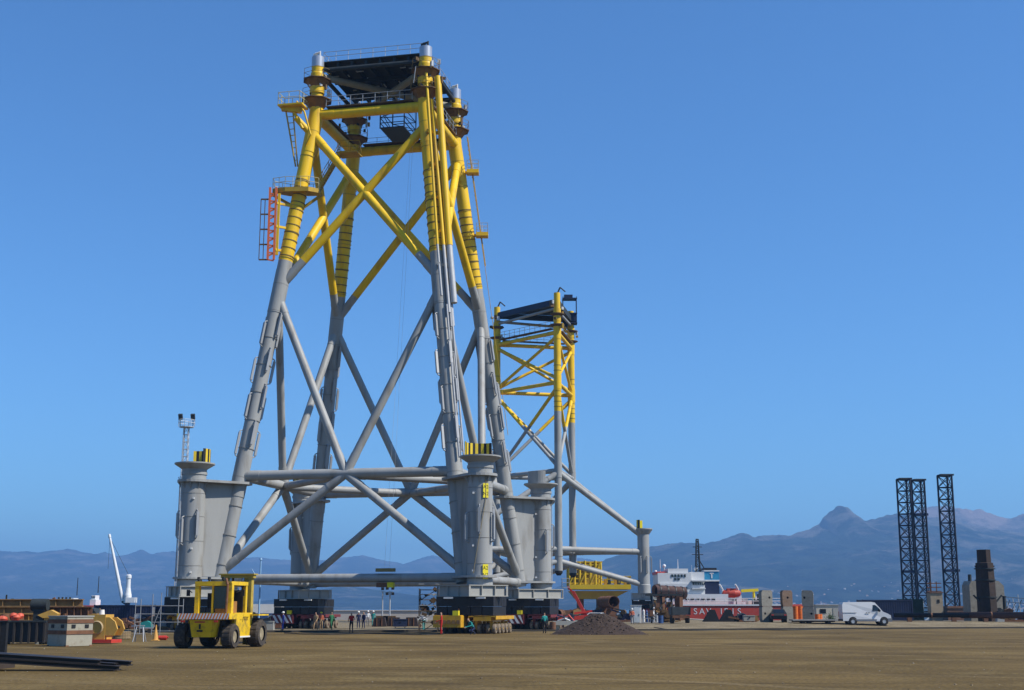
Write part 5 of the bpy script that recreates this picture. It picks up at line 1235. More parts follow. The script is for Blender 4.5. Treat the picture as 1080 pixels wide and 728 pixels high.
MB().box(c + UP * 1.35, (2.1, 2.6, .85), 0, None, 1.04).build('tub', mat('tub_grey', (.06, .07, .075), .7, 0, .2, 2), e); MB().box(c + UP * .72, (1.9, 2.8, .28)).build('chassis', RUST, e)
for s in (-1, 1):
    MB().box(c + Vector((s * 1.0, -1.33, 1.35)), (.1, .08, .9)).build('rib', BLACK, e)
    for y in (-.7, .7): MB().lathe([(0, -.13), (.38, -.13), (.42, -.06), (.42, .06), (.38, .13), (0, .13)], c + Vector((s * .85, y, .42)), 16, 0, Matrix.Rotation(PI / 2, 3, 'Y')).build('wheel', RUBBER, e)
c = gp(699, 160); e = empty('pipe_cradle', c, 'tangled rusty machinery frame left of the dark tipper trailer', 'machinery')
rg = random.Random(31)
for i in range(34):
    a = c + Vector((rg.uniform(-1.4, 1.4), rg.uniform(-.6, .6), rg.uniform(0.1, 2.2))); b = a + Vector((rg.uniform(-.8, .8), rg.uniform(-.2, .2), rg.uniform(-.1, 1.0)))
    if i % 3 == 0: MB().box(a + UP * .2, (rg.uniform(.3, .8), .4, rg.uniform(.3, .8))).build('gear_box', rg.choice((RUST, DARK, BROWN)), e)
    else: MB().bar(a, b, .14, .14).build('strut', rg.choice((RUST, DARK, TAN, BROWN)), e)
for s in (-1.3, 0, 1.3): MB().bar(c + Vector((s, 0, 0)), c + Vector((s * .9, 1.2, 3.3)), .2, .2).build('leg', DARK, e)
MB().box(c + Vector((.3, 1.2, 3.25)), (4.2, 1.6, .2)).build('top_frame', DARK, e)
# ================================================================== SHIP
Ys = 238; sx = lambda px: gp(px, Ys - 6).x
hx0, hx1 = sx(716), sx(835); ztop = zat(637.5, Ys - 6)
e = empty('supply_ship', Vector(((hx0 + hx1) / 2, Ys, -2.2)), 'red-hulled ship with white superstructure and blue-banded funnel at the quay', 'ship')
HULL = mat('hull_red', (.50, .055, .03), .55, 0, .12, .4, (.3, .09, .06), .4); SW = mat('ship_white', (.74, .75, .75), .5, 0, .04, .5, (.5, .45, .4), .2)
m_ = MB(); hl = [(hx0, -6), (hx1, -6), (hx1 + 14, -2), (hx1 + 18, 0), (hx1 + 14, 2), (hx1, 6), (hx0, 6), (hx0 - 6, 4), (hx0 - 6, -4)]
m_.prism([(x, Ys + y) for x, y in hl], -3.5, ztop); hu = m_.build('hull', HULL, e)
m_ = MB(); m_.bar((hx0, Ys - 6.05, ztop - .12), (hx1, Ys - 6.05, ztop - .12), .12, .24); m_.build('rubbing_strake', SW, hu)
for ch, px in (('S', 733.7), ('A', 740.6), ('V', 747.6), ('I', 761), ('F', 766), ('I', 773.4), ('S', 780)):
    put_text(ch, 1.45, SW, hu, (gp(px, Ys - 6).x, Ys - 6.03, zat(645.2, Ys - 6)), (0, -1, 0))
def blk(pxa, pxb, ya, yb, y0, y1, nm, m, par=e):
    xa_, xb_ = gp(pxa, Ys).x, gp(pxb, Ys).x; za, zb_ = zat(yb, Ys), zat(ya, Ys)
    return MB().box(((xa_ + xb_) / 2, Ys + (y0 + y1) / 2, (za + zb_) / 2), (xb_ - xa_, y1 - y0, zb_ - za)).build(nm, m, par)
blk(700, 764, 627, 638, -5, 5, 'deckhouse', SW); blk(694, 740.5, 616, 628, -4.5, 4.5, 'deckhouse', SW); blk(692, 727, 605, 616.3, -4.2, 4.2, 'deckhouse', SW); blk(727, 741, 604, 616.3, -3.6, 3.6, 'deckhouse', SW); b_ = blk(703, 724, 600.5, 605.3, -3.8, 3.8, 'bridge', SW)
for i in range(5): blk(706 + i * 3.3, 708 + i * 3.3, 606.5, 609.2, -4.28, -4.2, 'window', GLASS)
for i in range(2): blk(709 + i * 3.4, 711.4 + i * 3.4, 610.4, 612.6, -4.28, -4.2, 'window', GLASS)
for yb_ in (612.5, 620.5, 628.5): blk(727, 741, yb_, yb_ + 1.3, -4.9, -3, 'balcony', SW)
for i in range(7): blk(728 + i * 1.9, 729 + i * 1.9, 615, 617.4, -4.6, -4.5, 'window', GLASS)
for i in range(6): blk(698 + i * 4.5, 699.6 + i * 4.5, 620, 622.3, -4.58, -4.5, 'window', GLASS)
for i in range(9): blk(703 + i * 5.5, 706.5 + i * 5.5, 631, 633, -5.08, -5, 'window', GLASS)
f0 = blk(741.5, 757, 613.5, 628, -3, 3, 'funnel', NAVY); blk(741.2, 757.3, 612, 613.6, -3.1, 3.1, 'band', SW, f0); blk(741.5, 757, 603.2, 612.1, -3, 3, 'blue_band', mat('funnel_blue', (.04, .30, .52), .5), f0); blk(741.2, 757.3, 602, 603.3, -3.1, 3.1, 'band', SW, f0)
blk(748.6, 750, 605.5, 610.5, -3.06, -3, 'emblem', SW, f0); blk(747.2, 751.4, 604.8, 605.8, -3.06, -3, 'emblem', SW, f0)
blk(742, 755, 599.5, 602.1, -2.6, 2.6, 'funnel_cap', BLACK, f0)
m_ = MB(); mxp = gp(737.5, Ys).x; lattice(m_, (mxp, Ys, zat(612, Ys)), (mxp, Ys, zat(569, Ys)), .6, .25, 9, .11); m_.bar((mxp, Ys, zat(588, Ys)), (gp(745, Ys).x, Ys, zat(601, Ys)), .16, .16)
m_.bar((mxp - .8, Ys, zat(577, Ys)), (mxp + .8, Ys, zat(577, Ys)), .12, .12); m_.bar((mxp - 1, Ys, zat(585, Ys)), (mxp + 1, Ys, zat(585, Ys)), .12, .12); m_.build('mast', DARK, e)
for px, yt in ((697.5, 590), (716.3, 590), (731, 596)):
    x = gp(px, Ys).x; m_ = MB(); m_.tube((x, Ys, zat(605, Ys)), (x, Ys, zat(yt, Ys)), .08, .05, 6); m_.build('antenna', SW, e)
for px, py, r_ in ((700.5, 597, .32), (691.5, 603, .28), (734, 600, .4)):
    p = at(px, py, Ys); m_ = MB(); m_.lathe([(0, -r_), (r_ * .7, -r_ * .7), (r_, 0), (r_ * .7, r_ * .7), (0, r_)], p, 12); m_.tube(p - UP * 1.4, p - UP * r_ * .8, .08, .08, 6); m_.build('radar_dome', SW, e)
blk(691, 702, 603.5, 606.2, -3.5, 3.5, 'bridge_roof', RED)
m_ = MB(); p0 = at(771.5, 626, Ys - 4); m_.lathe([(0, -1.7), (.5, -1.45), (.75, -.5), (.75, .5), (.5, 1.45), (0, 1.7)], p0, 14, 0, Matrix.Rotation(PI / 2, 3, 'Y')); m_.box(p0 + UP * .6, (1.6, 1.0, .5)); m_.build('lifeboat', HULL, e)
for px in (763, 779.5):
    x = gp(px, Ys - 4).x; m_ = MB(); m_.path([(x, Ys - 4, zat(638, Ys)), (x, Ys - 4, zat(622, Ys)), (x - .6, Ys - 4.8, zat(617, Ys))], .14, 8); m_.build('davit', SW, e)
rg = random.Random(41)
for i in range(16):
    px = rg.uniform(758, 800); x = gp(px, Ys).x; hh = rg.uniform(.4, 1.8); MB().box((x, Ys + rg.uniform(-4, 2), ztop + hh / 2), (rg.uniform(.4, 1.5), 1, hh)).build('deck_gear', rg.choice((SW, SW, RED, GALV, DARK)), e)
x = gp(789, Ys).x; m_ = MB(); m_.bar((x - 1.4, Ys - 2, zat(623.5, Ys)), (x + 1.6, Ys - 2, zat(622.5, Ys)), .5, .5); m_.tube((x + .8, Ys - 2, ztop), (x + .8, Ys - 2, zat(624, Ys)), .25, .22, 10); m_.build('deck_crane', TAGY, e)
m_ = MB(); m_.rail([Vector((hx0, Ys - 5.6, ztop)), Vector((hx1, Ys - 5.6, ztop))], 1.0, 1.6, .05); m_.build('railing', SW, e)
# black trapezoid saddles on the quay in front of the ship
for px, lab in ((750, 'black trapezoid steel saddle in front of the ship, left one'), (767, 'black trapezoid steel saddle in front of the ship, right one')):
    c = gp(px, 160); e2 = empty('steel_saddle', c, lab, 'saddle', 'black saddles on the quay')
    for y in (-.3, .3):
        m_ = MB(); m_.prism([(-1.0, 0), (1.0, 0), (.45, 1.4), (-.1, 1.4)], -.06, .06, 0, Matrix.Translation(c + Vector((0, y, 0))) @ Matrix.Rotation(PI / 2, 4, 'X')); m_.build('side_plate', BLACK, e2)
    for s in (-.4, .2): MB().box(c + Vector((s, 0, .5)), (.1, .5, 1.0)).build('web', DARK, e2)
# stacked concrete blocks with round holes
for px, w_, yaw, dp, lab in ((809, 1.45, R(14), 'left'), ) if False else ((808.5, 1.35, 16, .75, 'leftmost pair, beside the ship'), (830.5, 1.2, 10, .7, 'middle pair, stained brown'), (853, 1.3, -14, .6, 'right-hand pair, in front of the pale shed')):
    c = gp(px, 153)
    for lv in (0, 1):
        e2 = empty('concrete_block', c + UP * (1.78 * lv), ('upper' if lv else 'lower') + ' concrete block with round hole of the ' + lab, 'concrete block', 'stacked concrete blocks', R(yaw))
        m = CONC if px != 830.5 or not lv else mat('concrete_brown', (.24, .16, .11), .9, 0, .2, 1.5, (.12, .08, .05), .5)
        hx = .3 if px < 815 else .02 if px < 840 else -.35
        if lv == 0: hx = -.3 if px < 840 else .35
        # slab with a real round hole: ring of quads between hole and outline
        m_ = MB(); n = 24; hw_, hh_ = w_ / 2, .88; hc = (hx, .95); hr = .13
        for y in (-dp / 2, dp / 2):
            for i in range(n):
                a = 2 * PI * i / n; dx_, dz_ = math.cos(a), math.sin(a)
                t1 = min((hw_ - hc[0] if dx_ > 0 else hw_ + hc[0]) / max(1e-6, abs(dx_)), ((2 * hh_ - hc[1]) if dz_ > 0 else hc[1]) / max(1e-6, abs(dz_)))
                m_.v.append((hc[0] + dx_ * hr, y, hc[1] + dz_ * hr)); m_.v.append((hc[0] + dx_ * t1, y, hc[1] + dz_ * t1))
        for i in range(n):
            j = (i + 1) % n; f_, b2 = 0, 2 * n
            m_.face([2 * i, 2 * i + 1, 2 * j + 1, 2 * j]); m_.face([b2 + 2 * i, b2 + 2 * j, b2 + 2 * j + 1, b2 + 2 * i + 1])
            m_.face([2 * i, 2 * j, b2 + 2 * j, b2 + 2 * i]); m_.face([2 * i + 1, b2 + 2 * i + 1, b2 + 2 * j + 1, 2 * j + 1])
        lp(m_, 'block_body', m, e2)
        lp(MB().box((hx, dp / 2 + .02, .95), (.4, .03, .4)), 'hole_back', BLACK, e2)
        if lv == 0: lp(MB().box((0, 0, 1.77), (w_ * 1.02, dp * 1.02, .03)), 'joint_plate', RUST, e2)
# orange drums, flatbed, pale shed, plant
def drum(mb, p, r_=.3, h=.88): mb.lathe([(0, 0), (r_, 0), (r_, h * .33), (r_ * 1.05, h * .35), (r_, h * .37), (r_, h * .66), (r_ * 1.05, h * .68), (r_, h * .7), (r_, h), (0, h)], p, 16)
k = 0
for px, Y, hs_ in ((839.5, 158, (0, .9)), (844.5, 158.3, (0, .9)), (862.5, 158, (0,)), (865, 158.6, (0,))):
    for h_ in hs_:
        c = gp(px, Y, h_); m_ = MB(); drum(m_, c)
        lone(m_, 'oil_drum', ORANGE, c, ('upper' if h_ else 'lower' if len(hs_) > 1 else 'single') + ' orange drum ' + {839.5: 'beside the middle concrete pair', 844.5: 'touching the right-hand concrete pair', 862.5: 'right of the last concrete pair, nearer', 865: 'right of the last concrete pair, farther'}[px], 'drum', 'orange drums')
c = gp(858, 149); e2 = empty('flatbed_trailer', c, 'long low flatbed trailer between black car and white van', 'trailer')
MB().box(c + UP * .36, (4.9, 2.0, .14)).build('bed', mat('bed_grey', (.3, .29, .27), .8), e2); MB().box(c + UP * .22, (4.6, .8, .16)).build('chassis', BLACK, e2)
for x in (-1.2, -.5, 1.6):
    for s in (-1, 1): MB().lathe([(0, -.1), (.2, -.1), (.22, 0), (.2, .1), (0, .1)], c + Vector((x, s * .7, .22)), 12, 0, Matrix.Rotation(PI / 2, 3, 'X')).build('wheel', RUBBER, e2)
c = gp(875, 163); e2 = empty('storage_shed', c, 'low pale shed with flat roof between concrete blocks and van', 'shed')
MB().box(c + UP * .95, (3.6, 2.4, 1.9)).build('wall', mat('shed_pale', (.52, .49, .40), .8, 0, .08, 1), e2); MB().box(c + UP * 1.95, (3.8, 2.6, .1)).build('roof', GALV, e2)
MB().box(c + Vector((.6, -1.22, .8)), (.8, .05, 1.55)).build('door', LGREY, e2); MB().box(c + Vector((-1.0, -1.22, 1.2)), (.7, .05, .5)).build('window', GLASS, e2)
c = gp(876.5, 156); rg = random.Random(6); e2 = empty('green_shrub', c, 'small dark green shrub in front of the pale shed', 'shrub')
m_ = MB()
for i in range(260):
    v = Vector((rg.gauss(0, .22), rg.gauss(0, .2), abs(rg.gauss(.45, .22)))); n_ = Vector((rg.uniform(-1, 1), rg.uniform(-1, 1), rg.uniform(0, 1))).normalized(); x_ = n_.orthogonal().normalized() * .09; y_ = n_.cross(x_) * .5
    m_.poly([c + v - x_, c + v + y_, c + v + x_, c + v - y_])
m_.build('foliage', mat('leaf', (.035, .075, .025), .7, 0, .3, 4), e2); MB().tube(c, c + UP * .5, .03, .02, 6).build('stem', BROWN, e2)
# containers right of the van
container(gp(934, 164), R(2), 6.1, NAVY, 'dark navy container directly behind the front of the van', h=2.5)
container(gp(961, 166), R(-14), 3.0, mat('green_dark', (.012, .035, .028), .6, 0, .2, 1), 'short dark green container with pale end right of the van', mat('pale_cyan', (.55, .68, .70), .6), 2.6)
# dark and brown pipelines along the quay
c = gp(944, 158); pipe(c, (1, -.05, 0), 8.5, .26, 'dark straight pipe lying on the quay behind the van', BLACK, zc=.75, rings=1)
c = gp(1014, 158); pipe(c, (1, -.04, 0), 14, .36, 'long brown pipe lying on the quay at the right', mat('pipe_brown', (.10, .055, .045), .8, 0, .2, 1), zc=.75, rings=2)
# jack-up rigs: hull and lattice legs
RN = mat('rig_navy', (.010, .011, .024), .6, 0, .2, 1)
RB = mat('rig_brown', (.20, .09, .045), .8, 0, .2, .6, (.1, .05, .03), .5)
def rig(legs_, hull_px, Yh, w_, m, label):
    h = gp(hull_px, Yh); e2 = empty('jackup_rig', Vector((h.x, h.y, -2.2)), label, 'jack-up rig', 'jack-up rigs at the right')
    for px, Y, ytop, lw, clamps in legs_:
        b = gp(px, Y); zt = zat(ytop, Y)
        m_ = MB(); lattice(m_, (b.x, b.y, -2.2), (b.x, b.y, zt), lw, lw, 13, .19, 0, 3, 'x'); lo = m_.build('lattice_leg', RN, e2)
        m_ = MB(); m_.box((b.x, b.y, zt + .1), (lw * 1.65, lw * 1.65, .32)); m_.build('top_cap', DARK, lo)
        for yc in clamps: m_ = MB(); m_.box((b.x, b.y, zat(yc, Y)), (lw * 1.65, lw * 1.65, .45)); m_.build('clamp_frame', NAVY, lo)
    zc_ = zat(645, Yh); m_ = MB(); m_.box((h.x, h.y, zc_ - 1.2), (w_, 5, 4.4), 0, None, .92); m_.build('hull', m, e2)
    for dz in (.2, .9): m_ = MB(); m_.box((h.x, h.y, zc_ + dz - .2), (w_ * 1.04, 5.1, .22)); m_.build('band', BLACK if m is WHITE else RUST, e2)
rig(((962.0, 262, 506, 1.5, (603,)), (977.5, 270, 507, 1.45, (543,))), 980, 262, 4.0, WHITE, 'jack-up rig with two dark lattice legs close together')
rig(((1006.5, 258, 502, 1.55, (602,)),), 1007, 258, 4.2, RB, 'jack-up rig with brown hull and a single dark lattice leg')
 
c = gp(987.5, 169); e2 = empty('machine_house', c, 'small beige block house between the rig legs', 'hut')
MB().box(c + UP * 1.9, (1.5, 1.5, 3.0)).build('wall', mat('beige', (.38, .31, .22), .9, 0, .1, 1, (.2, .15, .1), .4), e2); MB().box(c + UP * 3.45, (1.7, 1.7, .12)).build('roof', RUST, e2); MB().box(c + Vector((.2, -.77, 2.4)), (.3, .05, .4)).build('window', BLACK, e2)
MB().box(c + UP * .2, (1.3, 1.3, .4)).build('plinth', CONC, e2)
for z in (3.6, 4.1, 4.6): MB().bar(c + Vector((-.9, 0, z)), c + Vector((.9, 0, z)), .1, .12).build('rack_bar', RUST, e2)
for s in (-.4, .3): MB().bar(c + Vector((s, 0, 3.5)), c + Vector((s, 0, 4.8)), .1, .1).build('rack_post', RUST, e2)
# concrete block with dark stack
Yc = 168; c = gp(1039.5, Yc); e2 = empty('concrete_pier', c, 'big grey concrete block behind the dark steel stack', 'concrete block'); zt = zat(613, Yc)
x0_, x1_ = gp(1021, Yc).x, gp(1058, Yc).x
m_ = MB(); m_.prism([(x0_, c.z), (x1_, c.z), (x1_ - .1, zt - .6), (x1_ - .7, zt), (x0_ + .3, zt), (x0_, zt - .5)], -1.4, 1.4, 0, Matrix.Translation((0, Yc, 0)) @ Matrix.Rotation(PI / 2, 4, 'X')); m_.build('block_body', CONC, e2)
for dx, z in ((-1.2, 1.0), (1.3, 1.4)): MB().box((c.x + dx, Yc - 1.42, c.z + z), (.5, .06, .35)).build('recess', BLACK, e2)
MB().tube((gp(1026, Yc).x, Yc, zt), (gp(1026, Yc).x, Yc, zat(606, Yc)), .22, .22, 10).build('bollard', DARK, e2)
c = gp(1042.5, 163); e2 = empty('steel_stack', c, 'dark brown steel stack with side arms in front of the concrete block', 'stack')
SK = mat('stack_dark', (.034, .021, .015), .8, 0, .3, .8, (.07, .04, .025), .5)
m_ = MB(); z_ = lambda y: zat(y, 163) ; m_.lathe([(1.22, c.z), (1.18, z_(618)), (1.10, z_(598)), (1.08, z_(594)), (.86, z_(593.5)), (.84, z_(580)), (.74, z_(580)), (.74, z_(584))], Vector((c.x, c.y, 0)), 8, smooth=False); m_.build('shell', SK, e2)
m_ = MB(); m_.bar(Vector((c.x - 1.15, c.y, z_(597.5))), Vector((c.x + 1.15, c.y, z_(597.5))), .3, .2); m_.build('side_arm', SK, e2)
for z in (600, 612, 630): MB().lathe([(1.1, -.06), (1.24, -.06), (1.24, .06), (1.1, .06)], Vector((c.x, c.y, z_(z))), 20).build('ring_stiffener', DARK, e2)
for s in (-1, 1): MB().bar(Vector((c.x + s * .9, c.y - .4, c.z + 2.2)), Vector((c.x + s * 1.7, c.y - .4, c.z + 3.1)), .16, .16).build('stay', DARK, e2)
c = gp(1061, 164); m_ = MB(); m_.tube(c, c + UP * 2.9, .22, .2, 12); m_.tube(c + UP * 2.9, c + UP * 3.0, .27, .27, 12); lone(m_, 'mooring_post', DARK, c, 'dark round post right of the concrete block', 'post')
c = gp(1071, 172); e2 = empty('pipe_rack', c, 'grey tangle of rack frames at the right picture edge', 'rack'); rg = random.Random(77)
for i in range(5):
    x = -1.4 + i * .75
    MB().bar(c + Vector((x, 0, 0)), c + Vector((x + rg.uniform(-.3, .3), 0, rg.uniform(2.2, 3.3))), .09, .09).build('upright', GALV, e2); MB().bar(c + Vector((x, 0, rg.uniform(.4, 1))), c + Vector((x + .9, 0, rg.uniform(1.5, 2.8))), .08, .08).build('brace', DARK, e2)
for z in (2.4, 3.0): MB().bar(c + Vector((-1.6, 0, z)), c + Vector((1.9, 0, z - .3)), .12, .12).build('beam', mat('rack_blue', (.1, .16, .24), .7), e2)
# ================================================================== FAR SHORE
# ships at the left quay, far behind
def far_ship(px, Y, L, h, m, label):
    c = gp(px, Y); c.z = -2.2; e2 = empty('moored_ship', c, label, 'ship', 'ships moored beyond the left quay')
    m_ = MB(); m_.prism([(-L / 2, -.8), (L / 2 - 3, -.8), (L / 2, h), (-L / 2 - .5, h)], -3, 3, 0, Matrix.Translation(c) @ Matrix.Rotation(PI / 2, 4, 'X')); m_.build('hull', m, e2)
    m_ = MB(); m_.box(c + Vector((-L * .28, 0, h + .7)), (L * .2, 4, 1.4)); m_.build('deckhouse', SW, e2)
    m_ = MB(); m_.box(c + Vector((-L * .28, 0, h + 1.9)), (L * .12, 3.4, 1.0)); m_.build('bridge', SW, e2)
    for i in range(3): MB().box(c + Vector((-L * .28 - L * .05 + i * L * .05, -1.75, h + 2.0)), (L * .03, .06, .4)).build('window', GLASS, e2)
    MB().tube(c + Vector((-L * .2, 0, h + 3)), c + Vector((-L * .2, 0, h + 7)), .12, .08, 6).build('mast', DARK, e2)
    return e2
far_ship(108, 330, 7, 5.0, RED, 'small red ship left of the white harbour crane')
far_ship(88, 310, 9, 4.2, NAVY, 'dark hulled ship at the left beyond the girders')
c = gp(134, 320); c.z = -2.2; e2 = empty('harbour_crane', c, 'white harbour crane with long raised jib at the left', 'crane')
zz = lambda y: zat(y, 320)
X_ = lambda px: gp(px, 320).x
MB().tube((X_(133.5), 320, -2.2), (X_(133.5), 320, zz(627)), .7, .6, 14).build('pedestal', NAVY, e2)
m_ = MB(); m_.lathe([(.9, zz(636)), (.9, zz(628)), (.75, zz(625)), (.55, zz(620)), (.5, zz(611)), (.65, zz(610)), (.65, zz(607)), (.4, zz(606)), (0, zz(606))], (X_(133.5), 320, 0), 16); m_.build('tower', SW, e2)
m_ = MB(); m_.box((X_(137.5), 320, zz(633)), (2.2, 2.0, 1.2)); m_.build('machine_house', SW, e2)
m_ = MB(); a, b = Vector((X_(128.5), 320, zz(634))), Vector((X_(111), 320, zz(567)))
dd = (b - a).normalized(); m_.tube(a, b, .48, .26, 10); m_.tube(b, b + dd * .8, .35, .3, 8); m_.build('jib', SW, e2)
m_ = MB(); m_.tube(b, Vector((X_(133.5), 320, zz(607))), .05, .05, 5); m_.tube(b, Vector((b.x, 320, zz(600))), .04, .04, 5); m_.build('cable', DARK, e2)
m_ = MB(); m_.bar(Vector((X_(131), 320, zz(636))), a, .7, .7); m_.build('jib_foot', DARK, e2)
# houses of the far town, too small to count
rg = random.Random(15); m_ = MB()
for i in range(900):
    px = rg.gauss(905, 60) if i % 3 else rg.uniform(700, 1085)
    Y = 3400 + abs(rg.gauss(0, 150)) if i % 22 else rg.uniform(3700, 4300); x = (px - 540) / F * Y
    zh = near_h(x, Y); s = rg.uniform(2.2, 4.6)
    m_.box((x, Y, zh + s * .3), (s * 1.5, s, s * rg.uniform(.7, 1.2)), rg.choice((0, 0, 1, 2)), ROTZ(rg.uniform(-.3, .3)))
    m_.box((x, Y, zh + s * .95), (s * 1.3, s * .8, s * .2), 3, None, .4)
to = m_.build('far_town', [mat('house_white', (.55, .52, .47), .9), mat('house_cream', (.60, .50, .38), .9), mat('house_pink', (.5, .36, .28), .9), mat('roof_tile', (.3, .14, .08), .9)]); to['kind'] = 'stuff'; to['label'] = 'pale houses of a far town at the foot of the hills'

# ================================================================== MORE YARD CLUTTER
c = gp(88, 106); e = empty('air_compressor', c, 'dark humped compressor on wheels behind the yellow winch', 'compressor')
m_ = MB(); m_.prism([(-1.3, .5), (1.3, .5), (1.3, 1.5), (.9, 2.1), (-.2, 2.3), (-1.1, 1.8), (-1.3, 1.4)], -.8, .8, 0, Matrix.Translation(c) @ Matrix.Rotation(PI / 2, 4, 'X')); m_.build('hood', DARK, e)
for x in (-.8, .8): MB().lathe([(0, -.1), (.36, -.1), (.4, 0), (.36, .1), (0, .1)], c + Vector((x, -.85, .4)), 14, 0, Matrix.Rotation(PI / 2, 3, 'X')).build('wheel', RUBBER, e)
MB().tube(c + Vector((1.3, 0, .6)), c + Vector((2.1, 0, .4)), .05, .05, 6).build('tow_bar', RUST, e); MB().box(c + Vector((.3, -.82, 1.3)), (.9, .05, .5)).build('grille', GALV, e); MB().tube(c + Vector((-.5, 0, 2.1)), c + Vector((-.5, 0, 2.6)), .07, .07, 8).build('exhaust', RUST, e)
def coil(px, Y, r_, m, label):
    c = gp(px, Y); m_ = MB()
    for k in range(5):
        for i in range(22):
            a0, a1 = 2 * PI * i / 22, 2 * PI * (i + 1) / 22; rr = r_ * (1 - .04 * (k % 2)); z = .06 + k * .1
            m_.tube(c + Vector((rr * math.cos(a0), rr * math.sin(a0), z)), c + Vector((rr * math.cos(a1), rr * math.sin(a1), z)), .055, .055, 6)
    lone(m_, 'rope_coil', m, c, label, 'rope coil')
coil(128, 96, .6, mat('rope_tan', (.3, .22, .12), .9), 'tan rope coil on the earth right of the winch')
def timbers(px, Y, rz, nx, nz_, m, label):
    c = gp(px, Y); e = empty('timber_stack', c, label, 'timber stack', 'stacks of timber', rz); rg = random.Random(int(px))
    me = MB().box((0, 0, 0), (2.4, .22, .2)).mesh('timber', m)
    for k in range(nz_):
        for i in range(nx): inst('timber', me, e, Matrix.Translation((rg.uniform(-.12, .12), i * .25 - nx * .12, .11 + k * .215)))
timbers(112, 118, R(12), 4, 4, mat('timber_grey', (.26, .21, .15), .9, 0, .2, 2), 'stack of grey timbers behind the yellow winch')
k = 0
for px, Y, m, lab in ((121, 124, BLUEM, 'blue drum left of the scaffold uprights, nearer the winch'), (126.5, 125, RUST, 'rusty drum between the blue drum and the scaffold'), (583, 131, RUST, 'rusty drum between rear sleeve trailer and mound'), (697, 156, BLUEM, 'blue drum beside the tangled machinery')):
    c = gp(px, Y); m_ = MB(); drum(m_, c); lone(m_, 'oil_drum', m, c, lab, 'drum', 'drums about the yard')
for px, Y, w_, h_, m, lab in ((280, 128, 1.6, .9, LGREY, 'light grey tool chest right of the sky blue pole'), (422, 150, 1.5, .9, NAVY, 'navy tool chest right of the light towers'), (607, 141, 1.1, .8, LGREY, 'pale grey tool chest beside the boom lift'), (790, 156, 1.3, .7, LGREY, 'pale tool chest left of the concrete blocks')):
    c = gp(px, Y); e = empty('tool_chest', c, lab, 'tool chest', 'tool chests in the yard', R(px % 17 - 8))
    lp(MB().box((0, 0, h_ * .44 + .08), (w_, .8, h_ * .8)), 'body', m, e); lp(MB().box((0, -.02, h_ * .9 + .08), (w_ * 1.03, .84, h_ * .14)), 'lid', m, e); lp(MB().box((0, -.44, h_ * .7), (.16, .05, .12)), 'latch', BLACK, e)
    for s in (-1, 1): lp(MB().box((s * w_ * .35, 0, .04), (.12, .8, .08)), 'runner', BLACK, e)
# hoses and cables lying on the earth
def cable(pts, r_, m, label):
    P = [gp(px, Y) for px, Y in pts]; m_ = MB(); Q = []
    for i in range(len(P) - 1):
        for k in range(8):
            t_ = k / 8; p0, p1, p2, p3 = P[max(0, i - 1)], P[i], P[i + 1], P[min(len(P) - 1, i + 2)]
            q = .5 * ((2 * p1) + (-p0 + p2) * t_ + (2 * p0 - 5 * p1 + 4 * p2 - p3) * t_ ** 2 + (-p0 + 3 * p1 - 3 * p2 + p3) * t_ ** 3); q.z = gz(q.x, q.y) + r_; Q.append(q)
    m_.path(Q, r_, 6); lone(m_, 'cable', m, P[0], label, 'cable', 'cables on the ground')
cable(((300, 118), (340, 112), (390, 115), (440, 110), (470, 112)), .04, BLACK, 'long black cable winding under the lower brace')
cable(((690, 140), (730, 133), (780, 138), (830, 134), (880, 140)), .04, DARK, 'dark cable on the earth in front of the ship and blocks')

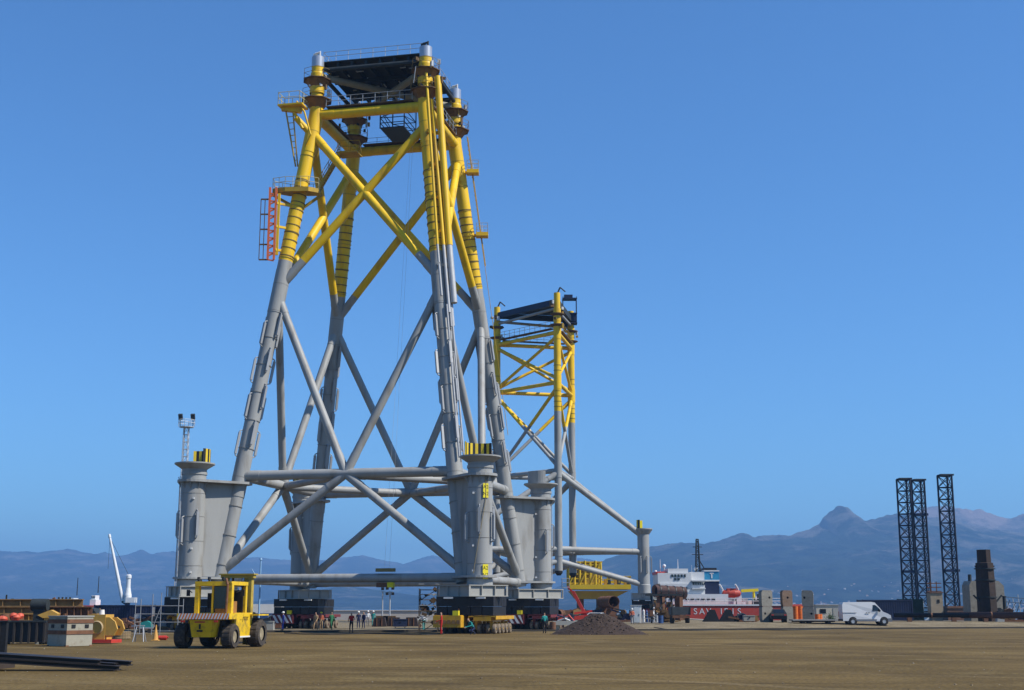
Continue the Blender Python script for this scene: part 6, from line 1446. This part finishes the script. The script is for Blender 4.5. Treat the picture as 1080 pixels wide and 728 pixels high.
def scrap(px, Y, w_, h_, n, seed, label):
    c = gp(px, Y); e = empty('scrap_pile', c, label, 'scrap pile', 'scrap piles behind the jackets'); rg = random.Random(seed)
    for i in range(n):
        t_ = rg.uniform(-1, 1); z = rg.uniform(.1, h_ * (1 - .6 * t_ * t_)); p = c + Vector((t_ * w_ / 2, rg.uniform(-.5, .5), z)); m = rg.choice((RUST, DARK, BROWN, TAN, GALV, NAVY, RUST, DARK)); x = MB(); k = i % 4
        if k == 0: x.box(p, (rg.uniform(.4, 1.2), rg.uniform(.3, .8), rg.uniform(.3, .9)), 0, Matrix.Rotation(rg.uniform(-.4, .4), 3, 'Y')); nm = 'steel_box'
        elif k == 1: x.bar(p, p + Vector((rg.uniform(-1.4, 1.4), 0, rg.uniform(-.2, .9))), .16, .2); nm = 'steel_bar'
        elif k == 2: x.tube(p, p + Vector((rg.uniform(-.3, .3), rg.uniform(.4, 1.0), 0)), rg.uniform(.15, .4), None, 14); nm = 'tube_end'
        else: x.prism([(-.5, -.3), (.4, -.35), (.6, .2), (.1, .45), (-.5, .25)], -.05, .05, 0, Matrix.Translation(p) @ Matrix.Rotation(PI / 2 + rg.uniform(-.4, .4), 4, 'X')); nm = 'plate_offcut'
        x.build(nm, m, e)
    MB().box(c + UP * .12, (w_ * .9, 1.2, .24)).build('bottom_plate', RUST, e)
scrap(601, 176, 4.5, 1.9, 26, 1, 'scrap pile of bars and boxes left of the red boom lift')
scrap(634, 196, 6.0, 2.0, 30, 2, 'scrap pile under the yellow deck module')
scrap(660, 182, 3.5, 1.5, 18, 3, 'scrap pile right of the wide rusty pipe mouth')
scrap(705, 184, 4.5, 2.0, 24, 4, 'scrap pile behind the tangled machinery frame')
scrap(152, 142, 3.0, 1.4, 20, 5, 'scrap pile behind the scaffold uprights')
scrap(176, 138, 3.0, 1.8, 20, 6, 'scrap pile just left of the forklift, behind the scaffold')
scrap(286, 152, 2.6, 1.2, 16, 7, 'scrap pile right of the forklift in front of the service truck')
scrap(94, 118, 3.4, 1.9, 22, 8, 'scrap pile between compressor and grey timbers')
scrap(788, 158, 2.2, .9, 12, 9, 'low scrap pile left of the concrete blocks')
scrap(1066, 160, 3.0, 1.2, 16, 10, 'low scrap pile at the right end of the quay')
scrap(18, 108, 4.5, 2.9, 30, 11, 'tall scrap pile behind the tan girders at the left edge')
scrap(58, 106, 4.0, 2.7, 28, 12, 'tall scrap pile behind the pale block with rust bands')
scrap(262, 146, 2.2, 1.5, 14, 13, 'scrap pile behind the front wheel of the forklift')
